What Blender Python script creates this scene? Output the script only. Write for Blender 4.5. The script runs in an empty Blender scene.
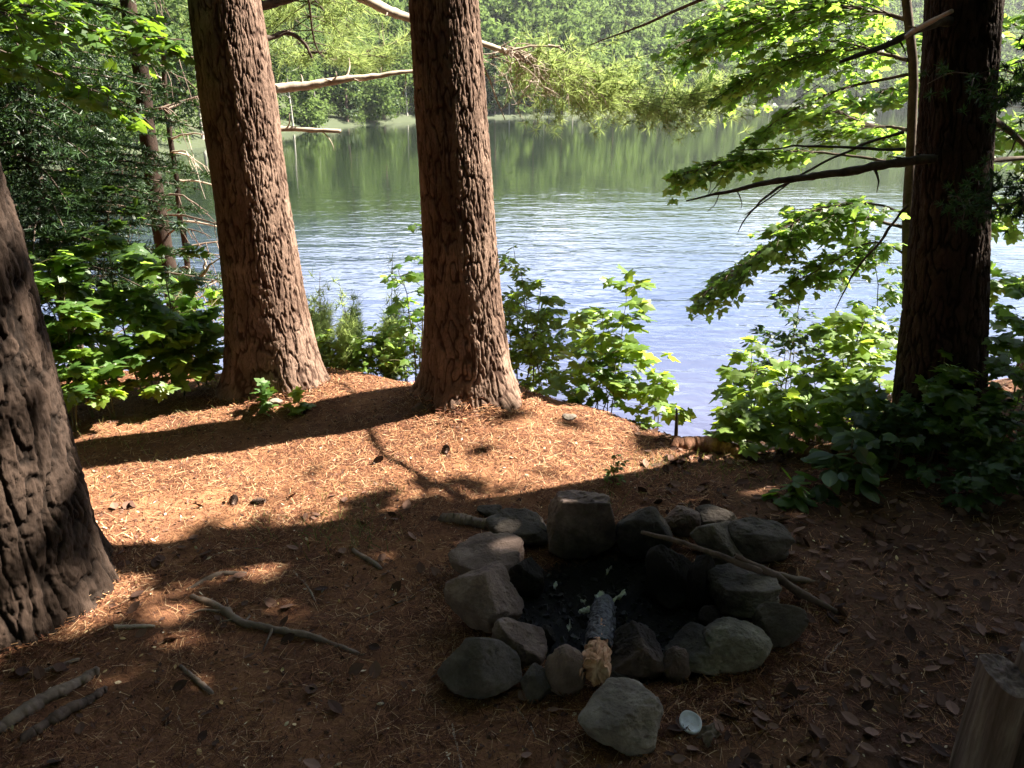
import bpy, math
import numpy as np
from mathutils import Vector

# ------------------------------------------------------------------ camera, sky, sun, exposure
S = bpy.context.scene
COL = S.collection
F_PX, CX, CY = 759.0, 512.0, 384.0
PITCH = math.radians(20.8)
CAM = np.array([0.0, 0.0, 1.6])
cam = bpy.data.cameras.new("camera")
cam.sensor_fit = 'HORIZONTAL'; cam.sensor_width = 36.0
cam.lens = 36.0 * F_PX / 1024.0
cam.clip_start = 0.05; cam.clip_end = 5000.0
cam_o = bpy.data.objects.new("camera", cam); COL.objects.link(cam_o)
cam_o.location = CAM; cam_o.rotation_euler = (math.pi/2 - PITCH, 0, 0)
S.camera = cam_o

SUN_AZ = np.array([0.955, 0.300]); SUN_AZ = SUN_AZ / np.linalg.norm(SUN_AZ)
SUN_EL = math.radians(47)
w = bpy.data.worlds.new("World"); S.world = w; w.use_nodes = True
wn = w.node_tree.nodes; wl = w.node_tree.links
bg = wn["Background"]
sky = wn.new("ShaderNodeTexSky"); sky.sky_type = 'NISHITA'; sky.sun_disc = False
sky.sun_elevation = SUN_EL; sky.sun_rotation = math.atan2(SUN_AZ[0], SUN_AZ[1])
sky.air_density = 1.0; sky.dust_density = 0.8
# bright clouds added low in the sky to brighten the water's reflection
def _wn(t, **kw):
    n = wn.new(t)
    for k, v in kw.items():
        if k in n.inputs: n.inputs[k].default_value = v
        else: setattr(n, k, v)
    return n
tc = _wn("ShaderNodeTexCoord"); mp = _wn("ShaderNodeMapping"); mp.inputs['Scale'].default_value = (2.2, 2.2, 5.0)
wl.new(tc.outputs['Generated'], mp.inputs[0]); cn = _wn("ShaderNodeTexNoise", Scale=1.3, Detail=7, Roughness=0.55); wl.new(mp.outputs[0], cn.inputs['Vector'])
crp = _wn("ShaderNodeValToRGB"); crp.color_ramp.elements[0].position = 0.40; crp.color_ramp.elements[1].position = 0.60; wl.new(cn.outputs[0], crp.inputs[0])
sx_ = _wn("ShaderNodeSeparateXYZ"); wl.new(tc.outputs['Generated'], sx_.inputs[0])      # added clouds kept beyond the lake, so the camp stays dark
cmr = _wn("ShaderNodeMapRange"); cmr.inputs[1].default_value = 0.35; cmr.inputs[2].default_value = 0.75; wl.new(sx_.outputs[1], cmr.inputs[0])
cmu = _wn("ShaderNodeMath", operation='MULTIPLY'); wl.new(crp.outputs[0], cmu.inputs[0])
cel = _wn("ShaderNodeMapRange"); cel.inputs[1].default_value = 0.34; cel.inputs[2].default_value = 0.52; cel.inputs[3].default_value = 1.0; cel.inputs[4].default_value = 0.0; wl.new(sx_.outputs[2], cel.inputs[0])
cm2 = _wn("ShaderNodeMath", operation='MULTIPLY'); wl.new(cmr.outputs[0], cm2.inputs[0]); wl.new(cel.outputs[0], cm2.inputs[1]); wl.new(cm2.outputs[0], cmu.inputs[1])
cmx = _wn("ShaderNodeMix"); cmx.data_type = 'RGBA'; wl.new(cmu.outputs[0], cmx.inputs[0]); wl.new(sky.outputs[0], cmx.inputs[6]); cmx.inputs[7].default_value = (9.2, 9.9, 12.0, 1)
wl.new(cmx.outputs[2], bg.inputs[0]); bg.inputs[1].default_value = 0.05
sun = bpy.data.lights.new("sun", 'SUN'); sun.energy = 5.0; sun.angle = math.radians(0.5)
sun.color = (1.0, 0.93, 0.80)
sun_o = bpy.data.objects.new("sun", sun); COL.objects.link(sun_o)
TO_SUN = Vector((SUN_AZ[0]*math.cos(SUN_EL), SUN_AZ[1]*math.cos(SUN_EL), math.sin(SUN_EL)))
sun_o.rotation_euler = TO_SUN.to_track_quat('Z', 'Y').to_euler(); sun_o.location = (8, 3, 12)
S.view_settings.view_transform = 'Standard'; S.view_settings.look = 'None'
S.view_settings.gamma = 1.0; S.view_settings.use_curve_mapping = False
S.view_settings.exposure = 2.75
S.render.engine = 'CYCLES'
S.cycles.max_bounces = 6; S.cycles.diffuse_bounces = 3; S.cycles.glossy_bounces = 3
S.cycles.transmission_bounces = 4; S.cycles.transparent_max_bounces = 4
S.cycles.volume_bounces = 0
S.cycles.caustics_reflective = False; S.cycles.caustics_refractive = False
S.cycles.use_adaptive_sampling = True; S.cycles.adaptive_threshold = 0.02
S.cycles.use_denoising = True

WATER_Z = -2.0

# ------------------------------------------------------------------ helpers: rays, noise
def ray(px, py):
    r = (px-CX)/F_PX; d = (py-CY)/F_PX
    return np.array([r, math.cos(PITCH)-d*math.sin(PITCH), -math.sin(PITCH)-d*math.cos(PITCH)])
def at_y(px, py, Y):
    d = ray(px, py); return CAM + d*(Y/d[1])
def on_z(px, py, z):
    d = ray(px, py); return CAM + d*((z-CAM[2])/d[2])
def depth(p):
    return p[1]*math.cos(PITCH) - (p[2]-CAM[2])*math.sin(PITCH)

def _h(ix, iy, iz, seed):
    n = (ix.astype(np.int64)*374761393 + iy.astype(np.int64)*668265263 + iz.astype(np.int64)*2147483647 + seed*1274126177) & 0xffffffff
    n = ((n ^ (n >> 13))*1274126177) & 0xffffffff
    n = ((n ^ (n >> 16))*2246822519) & 0xffffffff
    return ((n ^ (n >> 15)) & 0xffffff)/float(0xffffff)
def vnoise(x, y, z=0.0, seed=0):
    x, y, z = np.broadcast_arrays(np.asarray(x, float), np.asarray(y, float), np.asarray(z, float))
    fx, fy, fz = np.floor(x), np.floor(y), np.floor(z)
    tx, ty, tz = x-fx, y-fy, z-fz
    tx = tx*tx*(3-2*tx); ty = ty*ty*(3-2*ty); tz = tz*tz*(3-2*tz)
    out = 0
    for a in (0, 1):
        for b in (0, 1):
            for c in (0, 1):
                wgt = (tx if a else 1-tx)*(ty if b else 1-ty)*(tz if c else 1-tz)
                out = out + wgt*_h(fx+a, fy+b, fz+c, seed)
    return out*2-1
def fbm(x, y, z=0.0, octv=4, seed=0):
    s, a = 0, 1.0
    for k in range(octv):
        s = s + a*vnoise(np.asarray(x)*2**k, np.asarray(y)*2**k, np.asarray(z)*2**k, seed+k*17); a *= 0.5
    return s
def worley(u, v, nu, seed=0):
    """F1, F2 of cells on a cylinder, nu cells round."""
    fu, fv = np.floor(u), np.floor(v)
    f1 = np.full(u.shape, 9.0); f2 = f1.copy()
    for a in (-1, 0, 1):
        for b in (-1, 0, 1):
            cu, cv = fu+a, fv+b
            wu = np.mod(cu, nu)
            px_ = cu + 0.1+0.8*_h(wu, cv, wu*0, seed); py_ = cv + 0.1+0.8*_h(wu, cv, wu*0, seed+5)
            d = np.hypot(px_-u, py_-v)
            nf1 = np.minimum(f1, d); f2 = np.minimum(np.maximum(f1, d), f2); f1 = nf1
    return f1, f2
def sstep(a, b, x):
    t = np.clip((x-a)/(b-a), 0, 1); return t*t*(3-2*t)
def unit(v):
    v = np.asarray(v, float); return v/np.maximum(np.linalg.norm(v, axis=-1, keepdims=True), 1e-9)

# ------------------------------------------------------------------ terrain height
PIT = np.array([0.385, 2.12])
_EX = [-60, -6, -2.6, -1.2, -0.3, 0.3, 0.9, 1.35, 2.2, 5, 60]
_EY = [5.5, 4.9, 4.55, 4.45, 4.25, 3.85, 3.38, 3.25, 3.75, 4.4, 5.0]
def height(x, y):
    x = np.asarray(x, float); y = np.asarray(y, float)
    z = 0.035*fbm(x*0.9, y*0.9, 0.3, 3, 3) + 0.010*fbm(x*5, y*5, 0.7, 3, 9)
    z = z + 0.13*np.exp(-((x+0.12)/0.9)**2-((y-3.75)/0.55)**2)
    z = z + 0.05*np.exp(-((x+1.25)/0.6)**2-((y-4.05)/0.5)**2)
    z = z + 0.07*np.exp(-((x+1.75)/0.5)**2-((y-2.2)/0.5)**2)
    z = z + 0.22*sstep(1.2, 3.2, x)*sstep(0.8, 2.6, y)
    r = np.hypot((x-PIT[0])/1.0, (y-PIT[1])/0.85)
    z = z - 0.07*np.exp(-(r/0.33)**4)
    e = y - np.interp(x, _EX, _EY) + 0.10*fbm(x*2.1, y*0.7, 0, 2, 31)
    k = 0.12
    drop = 0.52*k*np.logaddexp(0, e/k)
    return np.maximum(z-drop, -4.0)
def ground(px, py):
    z = 0.0
    for _ in range(40):
        p = on_z(px, py, z); z = 0.5*z + 0.5*float(height(p[0], p[1]))
    p[2] = z; return p
def gpt(x, y, up=0.0):
    return np.array([x, y, float(height(x, y))+up])

# ------------------------------------------------------------------ helpers: objects
def thing(name, label, cat, loc, group=None):
    o = bpy.data.objects.new(name, None); COL.objects.link(o)
    o.location = [float(c) for c in loc]; o.empty_display_size = 0.1
    o['label'] = label; o['category'] = cat
    if group: o['group'] = group
    return o
def tag(o, label=None, cat=None, group=None, kind=None):
    for k, v in (('label', label), ('category', cat), ('group', group), ('kind', kind)):
        if v: o[k] = v
    return o

class MB:
    """Collects numpy vertex / face blocks, one mesh out."""
    def __init__(s): s.v = []; s.f3 = []; s.f4 = []; s.a = []; s.n = 0
    def add(s, v, f, attr=0.5):
        v = np.asarray(v, float).reshape(-1, 3); f = np.asarray(f, np.int64)
        if len(v) == 0: return
        (s.f3 if f.shape[1] == 3 else s.f4).append(f+s.n)
        s.v.append(v); s.n += len(v)
        a = np.asarray(attr, float); s.a.append(np.broadcast_to(a, (len(v),)) if a.ndim == 0 else a)
    def tube(s, pts, rad, seg=6, attr=0.5, cap=True):
        P = np.asarray(pts, float); n = len(P)
        R = np.broadcast_to(np.asarray(rad, float), (n,)) if np.ndim(rad) == 0 else np.asarray(rad, float)
        T = unit(np.gradient(P, axis=0))
        ref = np.array([0, 0, 1.0]) if abs(T[:, 2]).mean() < 0.8 else np.array([1.0, 0, 0])
        A = unit(np.cross(T, ref)); B = np.cross(T, A)
        th = np.linspace(0, 2*math.pi, seg, endpoint=False)
        V = P[:, None]+R[:, None, None]*(A[:, None]*np.cos(th)[None, :, None]+B[:, None]*np.sin(th)[None, :, None])
        i, j = np.meshgrid(np.arange(n-1), np.arange(seg), indexing='ij')
        j2 = (j+1) % seg
        Fc = np.stack([i*seg+j, i*seg+j2, (i+1)*seg+j2, (i+1)*seg+j], -1).reshape(-1, 4)
        base = s.n
        s.add(V, Fc, attr)
        if cap:
            for ring, c in ((0, P[0]), (n-1, P[-1])):
                jj = np.arange(seg); b = ring*seg
                idx = np.stack([b+jj, b+(jj+1) % seg, np.full(seg, n*seg+(0 if ring == 0 else 1))], -1)
                s.f3.append(idx+base)
                s.v.append(c[None]); s.a.append(np.array([attr if np.ndim(attr) == 0 else 0.5])); s.n += 1
    def stamp(s, tv, tf, M, pos, attr):
        """template verts (k,3), faces (m,3); M (n,3,3) columns = axes scaled; pos (n,3)."""
        n, k = len(pos), len(tv)
        V = np.einsum('nij,kj->nki', M, tv)+pos[:, None]
        Fc = tf[None]+(np.arange(n)*k)[:, None, None]
        s.add(V.reshape(-1, 3), Fc.reshape(-1, tf.shape[1]), np.repeat(attr, k))
    def build(s, name, mat, parent=None, smooth=True, origin=None):
        V = np.concatenate(s.v); org = np.zeros(3)
        if parent is not None:
            q = parent; org = np.zeros(3)
            while q is not None: org = org+np.array(q.location); q = q.parent
        elif origin is not None: org = np.asarray(origin, float)
        me = bpy.data.meshes.new(name)
        f3 = np.concatenate(s.f3) if s.f3 else np.zeros((0, 3), np.int64)
        f4 = np.concatenate(s.f4) if s.f4 else np.zeros((0, 4), np.int64)
        me.vertices.add(len(V)); me.vertices.foreach_set("co", (V-org).astype(np.float32).ravel())
        L = np.concatenate([f3.ravel(), f4.ravel()]).astype(np.int32)
        me.loops.add(len(L)); me.loops.foreach_set("vertex_index", L)
        st = np.concatenate([np.arange(len(f3))*3, len(f3)*3+np.arange(len(f4))*4]).astype(np.int32)
        me.polygons.add(len(st)); me.polygons.foreach_set("loop_start", st)
        me.update(calc_edges=True)
        at = me.attributes.new("rnd", 'FLOAT', 'POINT')
        at.data.foreach_set("value", np.concatenate(s.a).astype(np.float32))
        me.polygons.foreach_set("use_smooth", np.full(len(st), smooth))
        me.validate(); me.update()
        if mat: me.materials.append(mat)
        o = bpy.data.objects.new(name, me); COL.objects.link(o)
        if parent is not None: o.parent = parent
        else: o.location = [float(c) for c in org]
        return o

def grid_faces(n, m, wrap=False):
    i, j = np.meshgrid(np.arange(n-1), np.arange(m if wrap else m-1), indexing='ij')
    j2 = (j+1) % m
    return np.stack([i*m+j, i*m+j2, (i+1)*m+j2, (i+1)*m+j], -1).reshape(-1, 4)

# ------------------------------------------------------------------ materials
def newmat(name):
    m = bpy.data.materials.new(name); m.use_nodes = True
    nt = m.node_tree; nt.nodes.clear()
    out = nt.nodes.new("ShaderNodeOutputMaterial")
    return m, nt, out
def nd(nt, t, **kw):
    n = nt.nodes.new(t)
    for k, v in kw.items():
        if k in n.inputs: n.inputs[k].default_value = v
        else: setattr(n, k, v)
    return n
def ramp(nt, stops, interp='LINEAR'):
    r = nt.nodes.new("ShaderNodeValToRGB"); e = r.color_ramp.elements
    r.color_ramp.interpolation = interp
    while len(e) < len(stops): e.new(0.5)
    for el, (p, c) in zip(e, stops):
        el.position = p; el.color = (*c, 1) if len(c) == 3 else c
    return r
def coords(nt, scale=(1, 1, 1)):
    t = nt.nodes.new("ShaderNodeTexCoord"); mp = nt.nodes.new("ShaderNodeMapping")
    mp.inputs['Scale'].default_value = scale
    nt.links.new(t.outputs['Object'], mp.inputs[0]); return mp.outputs[0]
def noise(nt, vec, scale, detail=6, rough=0.6, dist=0.0):
    n = nd(nt, "ShaderNodeTexNoise", Scale=scale, Detail=detail, Roughness=rough, Distortion=dist)
    nt.links.new(vec, n.inputs['Vector']); return n
def mix(nt, fac, a, b, mode='MIX'):
    m = nt.nodes.new("ShaderNodeMix"); m.data_type = 'RGBA'; m.blend_type = mode
    for sock, val in ((m.inputs[0], fac), (m.inputs[6], a), (m.inputs[7], b)):
        if hasattr(val, 'node'): nt.links.new(val, sock)
        elif isinstance(val, (int, float)): sock.default_value = val
        else: sock.default_value = (*val, 1)
    return m.outputs[2]
def bumpn(nt, h, strength, dist, prev=None):
    b = nd(nt, "ShaderNodeBump", Strength=strength, Distance=dist)
    nt.links.new(h, b.inputs['Height'])
    if prev is not None: nt.links.new(prev, b.inputs['Normal'])
    return b.outputs[0]
def surf(name, stops, scale=(1, 1, 1), nscale=8, detail=8, rough=0.9, bump=0.5, bdist=0.01, fine=60, spec=0.25, spots=None):
    m, nt, out = newmat(name)
    v = coords(nt, scale)
    n1 = noise(nt, v, nscale, detail, 0.65, 0.3); r = ramp(nt, stops); nt.links.new(n1.outputs[0], r.inputs[0])
    n2 = noise(nt, v, fine, 5, 0.7)
    c = mix(nt, 0.35, r.outputs[0], n2.outputs[0], 'OVERLAY')
    if spots:
        n3 = noise(nt, v, spots[0], 4, 0.6); rr = ramp(nt, [(spots[1], (0, 0, 0)), (spots[1]+0.08, (1, 1, 1))])
        nt.links.new(n3.outputs[0], rr.inputs[0]); c = mix(nt, rr.outputs[0], c, spots[2])
    p = nd(nt, "ShaderNodeBsdfPrincipled", Roughness=rough); p.inputs['Specular IOR Level'].default_value = spec
    nt.links.new(c, p.inputs['Base Color'])
    b = bumpn(nt, n1.outputs[0], bump, bdist); b = bumpn(nt, n2.outputs[0], bump, bdist*0.4, b)
    nt.links.new(b, p.inputs['Normal']); nt.links.new(p.outputs[0], out.inputs[0])
    return m
def leafmat(name, lo, hi, trans, tfac=0.45, gloss=0.04):
    """two-sided thin leaf: diffuse + translucent + a little sheen; tint varies per leaf."""
    m, nt, out = newmat(name)
    a = nd(nt, "ShaderNodeAttribute", attribute_name="rnd")
    r = ramp(nt, [(0.0, lo), (1.0, hi)]); nt.links.new(a.outputs['Fac'], r.inputs[0])
    r2 = ramp(nt, [(0.0, tuple(c*0.7 for c in trans)), (1.0, trans)]); nt.links.new(a.outputs['Fac'], r2.inputs[0])
    d = nd(nt, "ShaderNodeBsdfDiffuse"); t = nd(nt, "ShaderNodeBsdfTranslucent"); g = nd(nt, "ShaderNodeBsdfGlossy", Roughness=0.5)
    nt.links.new(r.outputs[0], d.inputs[0]); nt.links.new(r2.outputs[0], t.inputs[0])
    m1 = nd(nt, "ShaderNodeMixShader"); m1.inputs[0].default_value = tfac
    nt.links.new(d.outputs[0], m1.inputs[1]); nt.links.new(t.outputs[0], m1.inputs[2])
    m2 = nd(nt, "ShaderNodeMixShader"); m2.inputs[0].default_value = gloss
    nt.links.new(m1.outputs[0], m2.inputs[1]); nt.links.new(g.outputs[0], m2.inputs[2])
    nt.links.new(m2.outputs[0], out.inputs[0]); return m
def tintmat(name, stops, rough=0.9, spec=0.2):
    m, nt, out = newmat(name)
    a = nd(nt, "ShaderNodeAttribute", attribute_name="rnd")
    r = ramp(nt, stops); nt.links.new(a.outputs['Fac'], r.inputs[0])
    p = nd(nt, "ShaderNodeBsdfPrincipled", Roughness=rough); p.inputs['Specular IOR Level'].default_value = spec
    nt.links.new(r.outputs[0], p.inputs['Base Color']); nt.links.new(p.outputs[0], out.inputs[0]); return m

M_BARK = surf('pine_bark', [(0.25, (0.075, 0.050, 0.040)), (0.5, (0.15, 0.098, 0.078)), (0.75, (0.25, 0.175, 0.145))], (1, 1, 0.35), 9, 8, 0.92, 0.6, 0.006, 90, 0.15)
M_TWIG = surf('dark_twig', [(0.3, (0.05, 0.038, 0.03)), (0.7, (0.13, 0.10, 0.08))], (1, 1, 1), 20, 5, 0.9, 0.4, 0.003, 80, 0.1)
M_PALEWOOD = surf('weathered_wood', [(0.3, (0.22, 0.17, 0.13)), (0.7, (0.48, 0.40, 0.32))], (1, 1, 1), 14, 6, 0.85, 0.4, 0.003, 90, 0.2)
M_GREYWOOD = surf('grey_dead_wood', [(0.3, (0.085, 0.060, 0.046)), (0.7, (0.25, 0.185, 0.145))], (1, 1, 1), 14, 6, 0.85, 0.5, 0.004, 90, 0.2)
M_STEM = surf('green_stem', [(0.3, (0.06, 0.06, 0.03)), (0.7, (0.14, 0.12, 0.06))], (1, 1, 1), 20, 4, 0.8, 0.2, 0.002, 80, 0.2)
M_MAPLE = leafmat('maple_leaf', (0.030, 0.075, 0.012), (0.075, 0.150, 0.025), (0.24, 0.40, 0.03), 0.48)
M_GLOW = leafmat('sunny_maple_leaf', (0.040, 0.095, 0.014), (0.10, 0.18, 0.026), (0.36, 0.56, 0.075), 0.6)  # lit copy of the maple leaf, sun glow brightened into its colours
M_BRIGHT = leafmat('sunlit_maple_leaf', (0.075, 0.145, 0.018), (0.16, 0.25, 0.035), (0.46, 0.60, 0.06), 0.52)  # brightest leaf copy, sunlight put into the colour of lit saplings
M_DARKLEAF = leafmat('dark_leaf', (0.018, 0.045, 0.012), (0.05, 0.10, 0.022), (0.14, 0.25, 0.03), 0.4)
M_NEEDLE = leafmat('spruce_needles', (0.012, 0.030, 0.012), (0.035, 0.075, 0.022), (0.06, 0.12, 0.02), 0.25, 0.03)
M_PINE = leafmat('pine_needles_green', (0.09, 0.14, 0.035), (0.22, 0.29, 0.09), (0.44, 0.54, 0.17), 0.5, 0.02)
M_FAR = leafmat('far_foliage', (0.025, 0.055, 0.018), (0.15, 0.205, 0.065), (0.20, 0.29, 0.08), 0.38, 0.0)
M_GRASS = leafmat('grass_blades', (0.07, 0.09, 0.02), (0.22, 0.20, 0.07), (0.3, 0.32, 0.08), 0.3)

# ------------------------------------------------------------------ ground
def nonuni(lo, hi, a, b, step, g=1.12):
    c = list(np.arange(a, b+1e-6, step)); s = step
    while c[-1] < hi: s *= g; c.append(c[-1]+s)
    s = step
    while c[0] > lo: s *= g; c.insert(0, c[0]-s)
    return np.array(c)
gx = nonuni(-620, 620, -3.2, 3.2, 0.03); gy = nonuni(-120, 640, 0.9, 4.9, 0.025)
X, Y = np.meshgrid(gx, gy, indexing='ij'); Z = height(X, Y)
g = MB(); g.add(np.stack([X, Y, Z], -1), grid_faces(len(gx), len(gy))[:, ::-1])
m, nt, out = newmat('forest_floor')
v = coords(nt)
n1 = noise(nt, v, 2.2, 6, 0.6, 0.4); n2 = noise(nt, v, 26, 8, 0.7, 1.2); n3 = noise(nt, v, 120, 4, 0.7)
c1 = ramp(nt, [(0.3, (0.042, 0.020, 0.014)), (0.5, (0.12, 0.054, 0.033)), (0.72, (0.34, 0.19, 0.10))]); nt.links.new(n2.outputs[0], c1.inputs[0])
c2 = ramp(nt, [(0.35, (0.11, 0.048, 0.030)), (0.65, (0.42, 0.20, 0.095))]); nt.links.new(n1.outputs[0], c2.inputs[0])
c = mix(nt, 0.55, c1.outputs[0], c2.outputs[0]); c = mix(nt, 0.3, c, n3.outputs[0], 'OVERLAY')
sep = nd(nt, "ShaderNodeSeparateXYZ"); nt.links.new(v, sep.inputs[0])
def math_(op, a, b=None):
    q = nd(nt, "ShaderNodeMath", operation=op)
    for k, val in enumerate((a, b)):
        if val is None: continue
        if hasattr(val, 'node'): nt.links.new(val, q.inputs[k])
        else: q.inputs[k].default_value = val
    return q.outputs[0]
# leaf mould on the right of the camp, darkened for its shade, sooty soil inside the ring
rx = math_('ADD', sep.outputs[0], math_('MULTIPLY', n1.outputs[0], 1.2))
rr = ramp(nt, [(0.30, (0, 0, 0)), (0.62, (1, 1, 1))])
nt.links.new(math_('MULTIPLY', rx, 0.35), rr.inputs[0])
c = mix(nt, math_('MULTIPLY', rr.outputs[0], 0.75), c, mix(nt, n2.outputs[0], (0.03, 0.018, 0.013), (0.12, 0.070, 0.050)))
dx = math_('SUBTRACT', sep.outputs[0], float(PIT[0])); dy = math_('MULTIPLY', math_('SUBTRACT', sep.outputs[1], float(PIT[1])), 1.15)
rad = math_('SQRT', math_('ADD', math_('MULTIPLY', dx, dx), math_('MULTIPLY', dy, dy)))
rad = math_('ADD', rad, math_('MULTIPLY', math_('SUBTRACT', n2.outputs[0], 0.5), 0.2))
cr = ramp(nt, [(0.36, (1, 1, 1)), (0.47, (0, 0, 0))]); nt.links.new(rad, cr.inputs[0])
ash = ramp(nt, [(0.3, (0.008, 0.008, 0.009)), (0.6, (0.020, 0.019, 0.020)), (0.8, (0.10, 0.095, 0.10))]); nt.links.new(n2.outputs[0], ash.inputs[0])
c = mix(nt, cr.outputs[0], c, ash.outputs[0])
p = nd(nt, "ShaderNodeBsdfPrincipled", Roughness=0.95); p.inputs['Specular IOR Level'].default_value = 0.1
nt.links.new(c, p.inputs['Base Color'])
b = bumpn(nt, n2.outputs[0], 0.7, 0.02); b = bumpn(nt, n3.outputs[0], 0.6, 0.006, b)
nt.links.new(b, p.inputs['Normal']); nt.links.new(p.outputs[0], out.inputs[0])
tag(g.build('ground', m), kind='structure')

# ------------------------------------------------------------------ lake
wb = MB(); q = 600.0
wb.add([(-q, 2, WATER_Z), (q, 2, WATER_Z), (q, q, WATER_Z), (-q, q, WATER_Z)], [[0, 1, 2, 3]])
m, nt, out = newmat('lake_water')
p = nd(nt, "ShaderNodeBsdfPrincipled", Roughness=0.04, IOR=1.33)
p.inputs['Specular IOR Level'].default_value = 0.5
v = coords(nt, (0.55, 1.0, 1)); v2 = coords(nt, (0.35, 1.0, 1))
w1 = noise(nt, v, 3.4, 2, 0.5, 0.6); w2 = noise(nt, v2, 0.95, 2, 0.5, 0.4); wm = noise(nt, coords(nt, (0.03, 0.10, 1)), 1.0, 3, 0.5)
wr = ramp(nt, [(0.35, (0.25, 0.25, 0.25)), (0.65, (1, 1, 1))]); nt.links.new(wm.outputs[0], wr.inputs[0])
# calmer water in the lee of the far shore
sep = nd(nt, "ShaderNodeSeparateXYZ"); nt.links.new(coords(nt), sep.inputs[0])
mr = nd(nt, "ShaderNodeMapRange"); mr.inputs[1].default_value = 12; mr.inputs[2].default_value = 38
mr.inputs[3].default_value = 1.0; mr.inputs[4].default_value = 0.12
nt.links.new(sep.outputs[1], mr.inputs[0])
st = math_('MULTIPLY', mr.outputs[0], wr.outputs[0])
# pale sandy shallows with the sky's blue reflection painted in, dark peaty depth farther out
dr = ramp(nt, [(0.0, (0.078, 0.080, 0.130)), (0.35, (0.036, 0.048, 0.095)), (1.0, (0.012, 0.018, 0.012))])
md = nd(nt, "ShaderNodeMapRange"); md.inputs[1].default_value = 6; md.inputs[2].default_value = 26
nt.links.new(sep.outputs[1], md.inputs[0]); nt.links.new(md.outputs[0], dr.inputs[0]); nt.links.new(dr.outputs[0], p.inputs['Base Color'])
b1 = nd(nt, "ShaderNodeBump", Distance=0.036); nt.links.new(w1.outputs[0], b1.inputs['Height']); nt.links.new(st, b1.inputs['Strength'])
b2 = nd(nt, "ShaderNodeBump", Distance=0.08); nt.links.new(w2.outputs[0], b2.inputs['Height']); nt.links.new(st, b2.inputs['Strength'])
nt.links.new(b1.outputs[0], b2.inputs['Normal']); nt.links.new(b2.outputs[0], p.inputs['Normal'])
nt.links.new(p.outputs[0], out.inputs[0])
tag(wb.build('water', m), kind='structure')

# ------------------------------------------------------------------ far shore, hills and wood
SH = [(-700, 200), (-300, 190), (40, 168), (150, 155), (210, 146), (270, 135), (340, 127), (400, 122.5), (450, 119), (560, 116.5), (640, 112.5), (720, 108), (800, 105.5), (1100, 104), (1800, 104)]
_s, _d = [], []
for (a, b_) in SH:
    pt = on_z(a, b_, WATER_Z); _s.append(pt[0]/pt[1]); _d.append(pt[1])
_s = np.array(_s); _d = np.array(_d)
def shoreY(s): return np.interp(s, _s, _d)
def hillz(s, y):
    e = y-shoreY(s)
    x = s*y
    up = (0.36+0.22*sstep(150, 330, shoreY(s)))*np.maximum(e-9, 0)
    top = 0.17*shoreY(s)+26+8*vnoise(x/90, y/90, 0, 51)
    h_ = top*(1-np.exp(-up/top)) + 0.05*np.clip(e, 0, 14)
    return WATER_Z-0.62+np.clip(e+4, 0, 8)*0.17+h_*(e > 0)+sstep(5, 30, e)*1.5*fbm(x/14, y/14, 0, 2, 77)
ss = np.linspace(-1.7, 1.7, 180); ee = np.concatenate([np.linspace(-4, 20, 30), 20*1.1**np.arange(1, 38)])
SS, EE = np.meshgrid(ss, ee, indexing='ij'); YY = shoreY(SS)+EE; hb = MB()
hb.add(np.stack([SS*YY, YY, hillz(SS, YY)], -1), grid_faces(len(ss), len(ee))[:, ::-1])
m, nt, out = newmat('hill_floor')
v = coords(nt); sep = nd(nt, "ShaderNodeSeparateXYZ"); nt.links.new(v, sep.inputs[0])
n1 = noise(nt, v, 0.4, 5)
zr = ramp(nt, [(0.0, (0.20, 0.18, 0.10)), (0.16, (0.12, 0.14, 0.055)), (0.32, (0.035, 0.045, 0.018))])
mr = nd(nt, "ShaderNodeMapRange"); mr.inputs[1].default_value = -2.3; mr.inputs[2].default_value = -0.3
nt.links.new(math_('ADD', sep.outputs[2], math_('MULTIPLY', n1.outputs[0], 0.8)), mr.inputs[0]); nt.links.new(mr.outputs[0], zr.inputs[0])
p = nd(nt, "ShaderNodeBsdfPrincipled", Roughness=1.0); nt.links.new(zr.outputs[0], p.inputs['Base Color']); nt.links.new(p.outputs[0], out.inputs[0])
tag(hb.build('hills', m), kind='structure')

QUAD_V = np.array([(-.5, -.35, 0), (.1, -.5, .08), (.5, .1, 0), (-.1, .5, .08)]); QUAD_F = np.array([[0, 1, 2, 3]])
def rotmats(rng, n, up_bias=0.0):
    a = unit(rng.normal(size=(n, 3))); nrm = unit(rng.normal(size=(n, 3))+np.array([0, 0, up_bias]))
    a = unit(a-nrm*(a*nrm).sum(1, keepdims=True)); b = np.cross(nrm, a)
    return np.stack([a, b, nrm], -1)
def crown_points(rng, n, clumps, R, H, z0, cone=False):
    """leaf positions in clumps spread through a crown"""
    c = rng.normal(size=(clumps, 3)); c = unit(c)*(rng.random((clumps, 1))**0.4)
    if cone:
        t = rng.random(clumps)**1.35; ang = rng.random(clumps)*6.283; rr_ = (1-t)*R*(0.45+0.55*rng.random(clumps))
        C = np.stack([rr_*np.cos(ang), rr_*np.sin(ang), z0+t*H], -1); cr_ = 0.20*R*(1.1-t)+0.12*R
    else:
        C = c*np.array([R, R, H/2])*0.85+np.array([0, 0, z0+H/2]); cr_ = R*(0.22+0.18*rng.random(clumps))
    k = rng.integers(0, clumps, n)
    p_ = C[k]+rng.normal(size=(n, 3))*np.asarray(cr_)[k][:, None]*np.array([.62, .62, .42])
    return p_, k
rng = np.random.default_rng(11)
TPL = []; TPN = []
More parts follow.
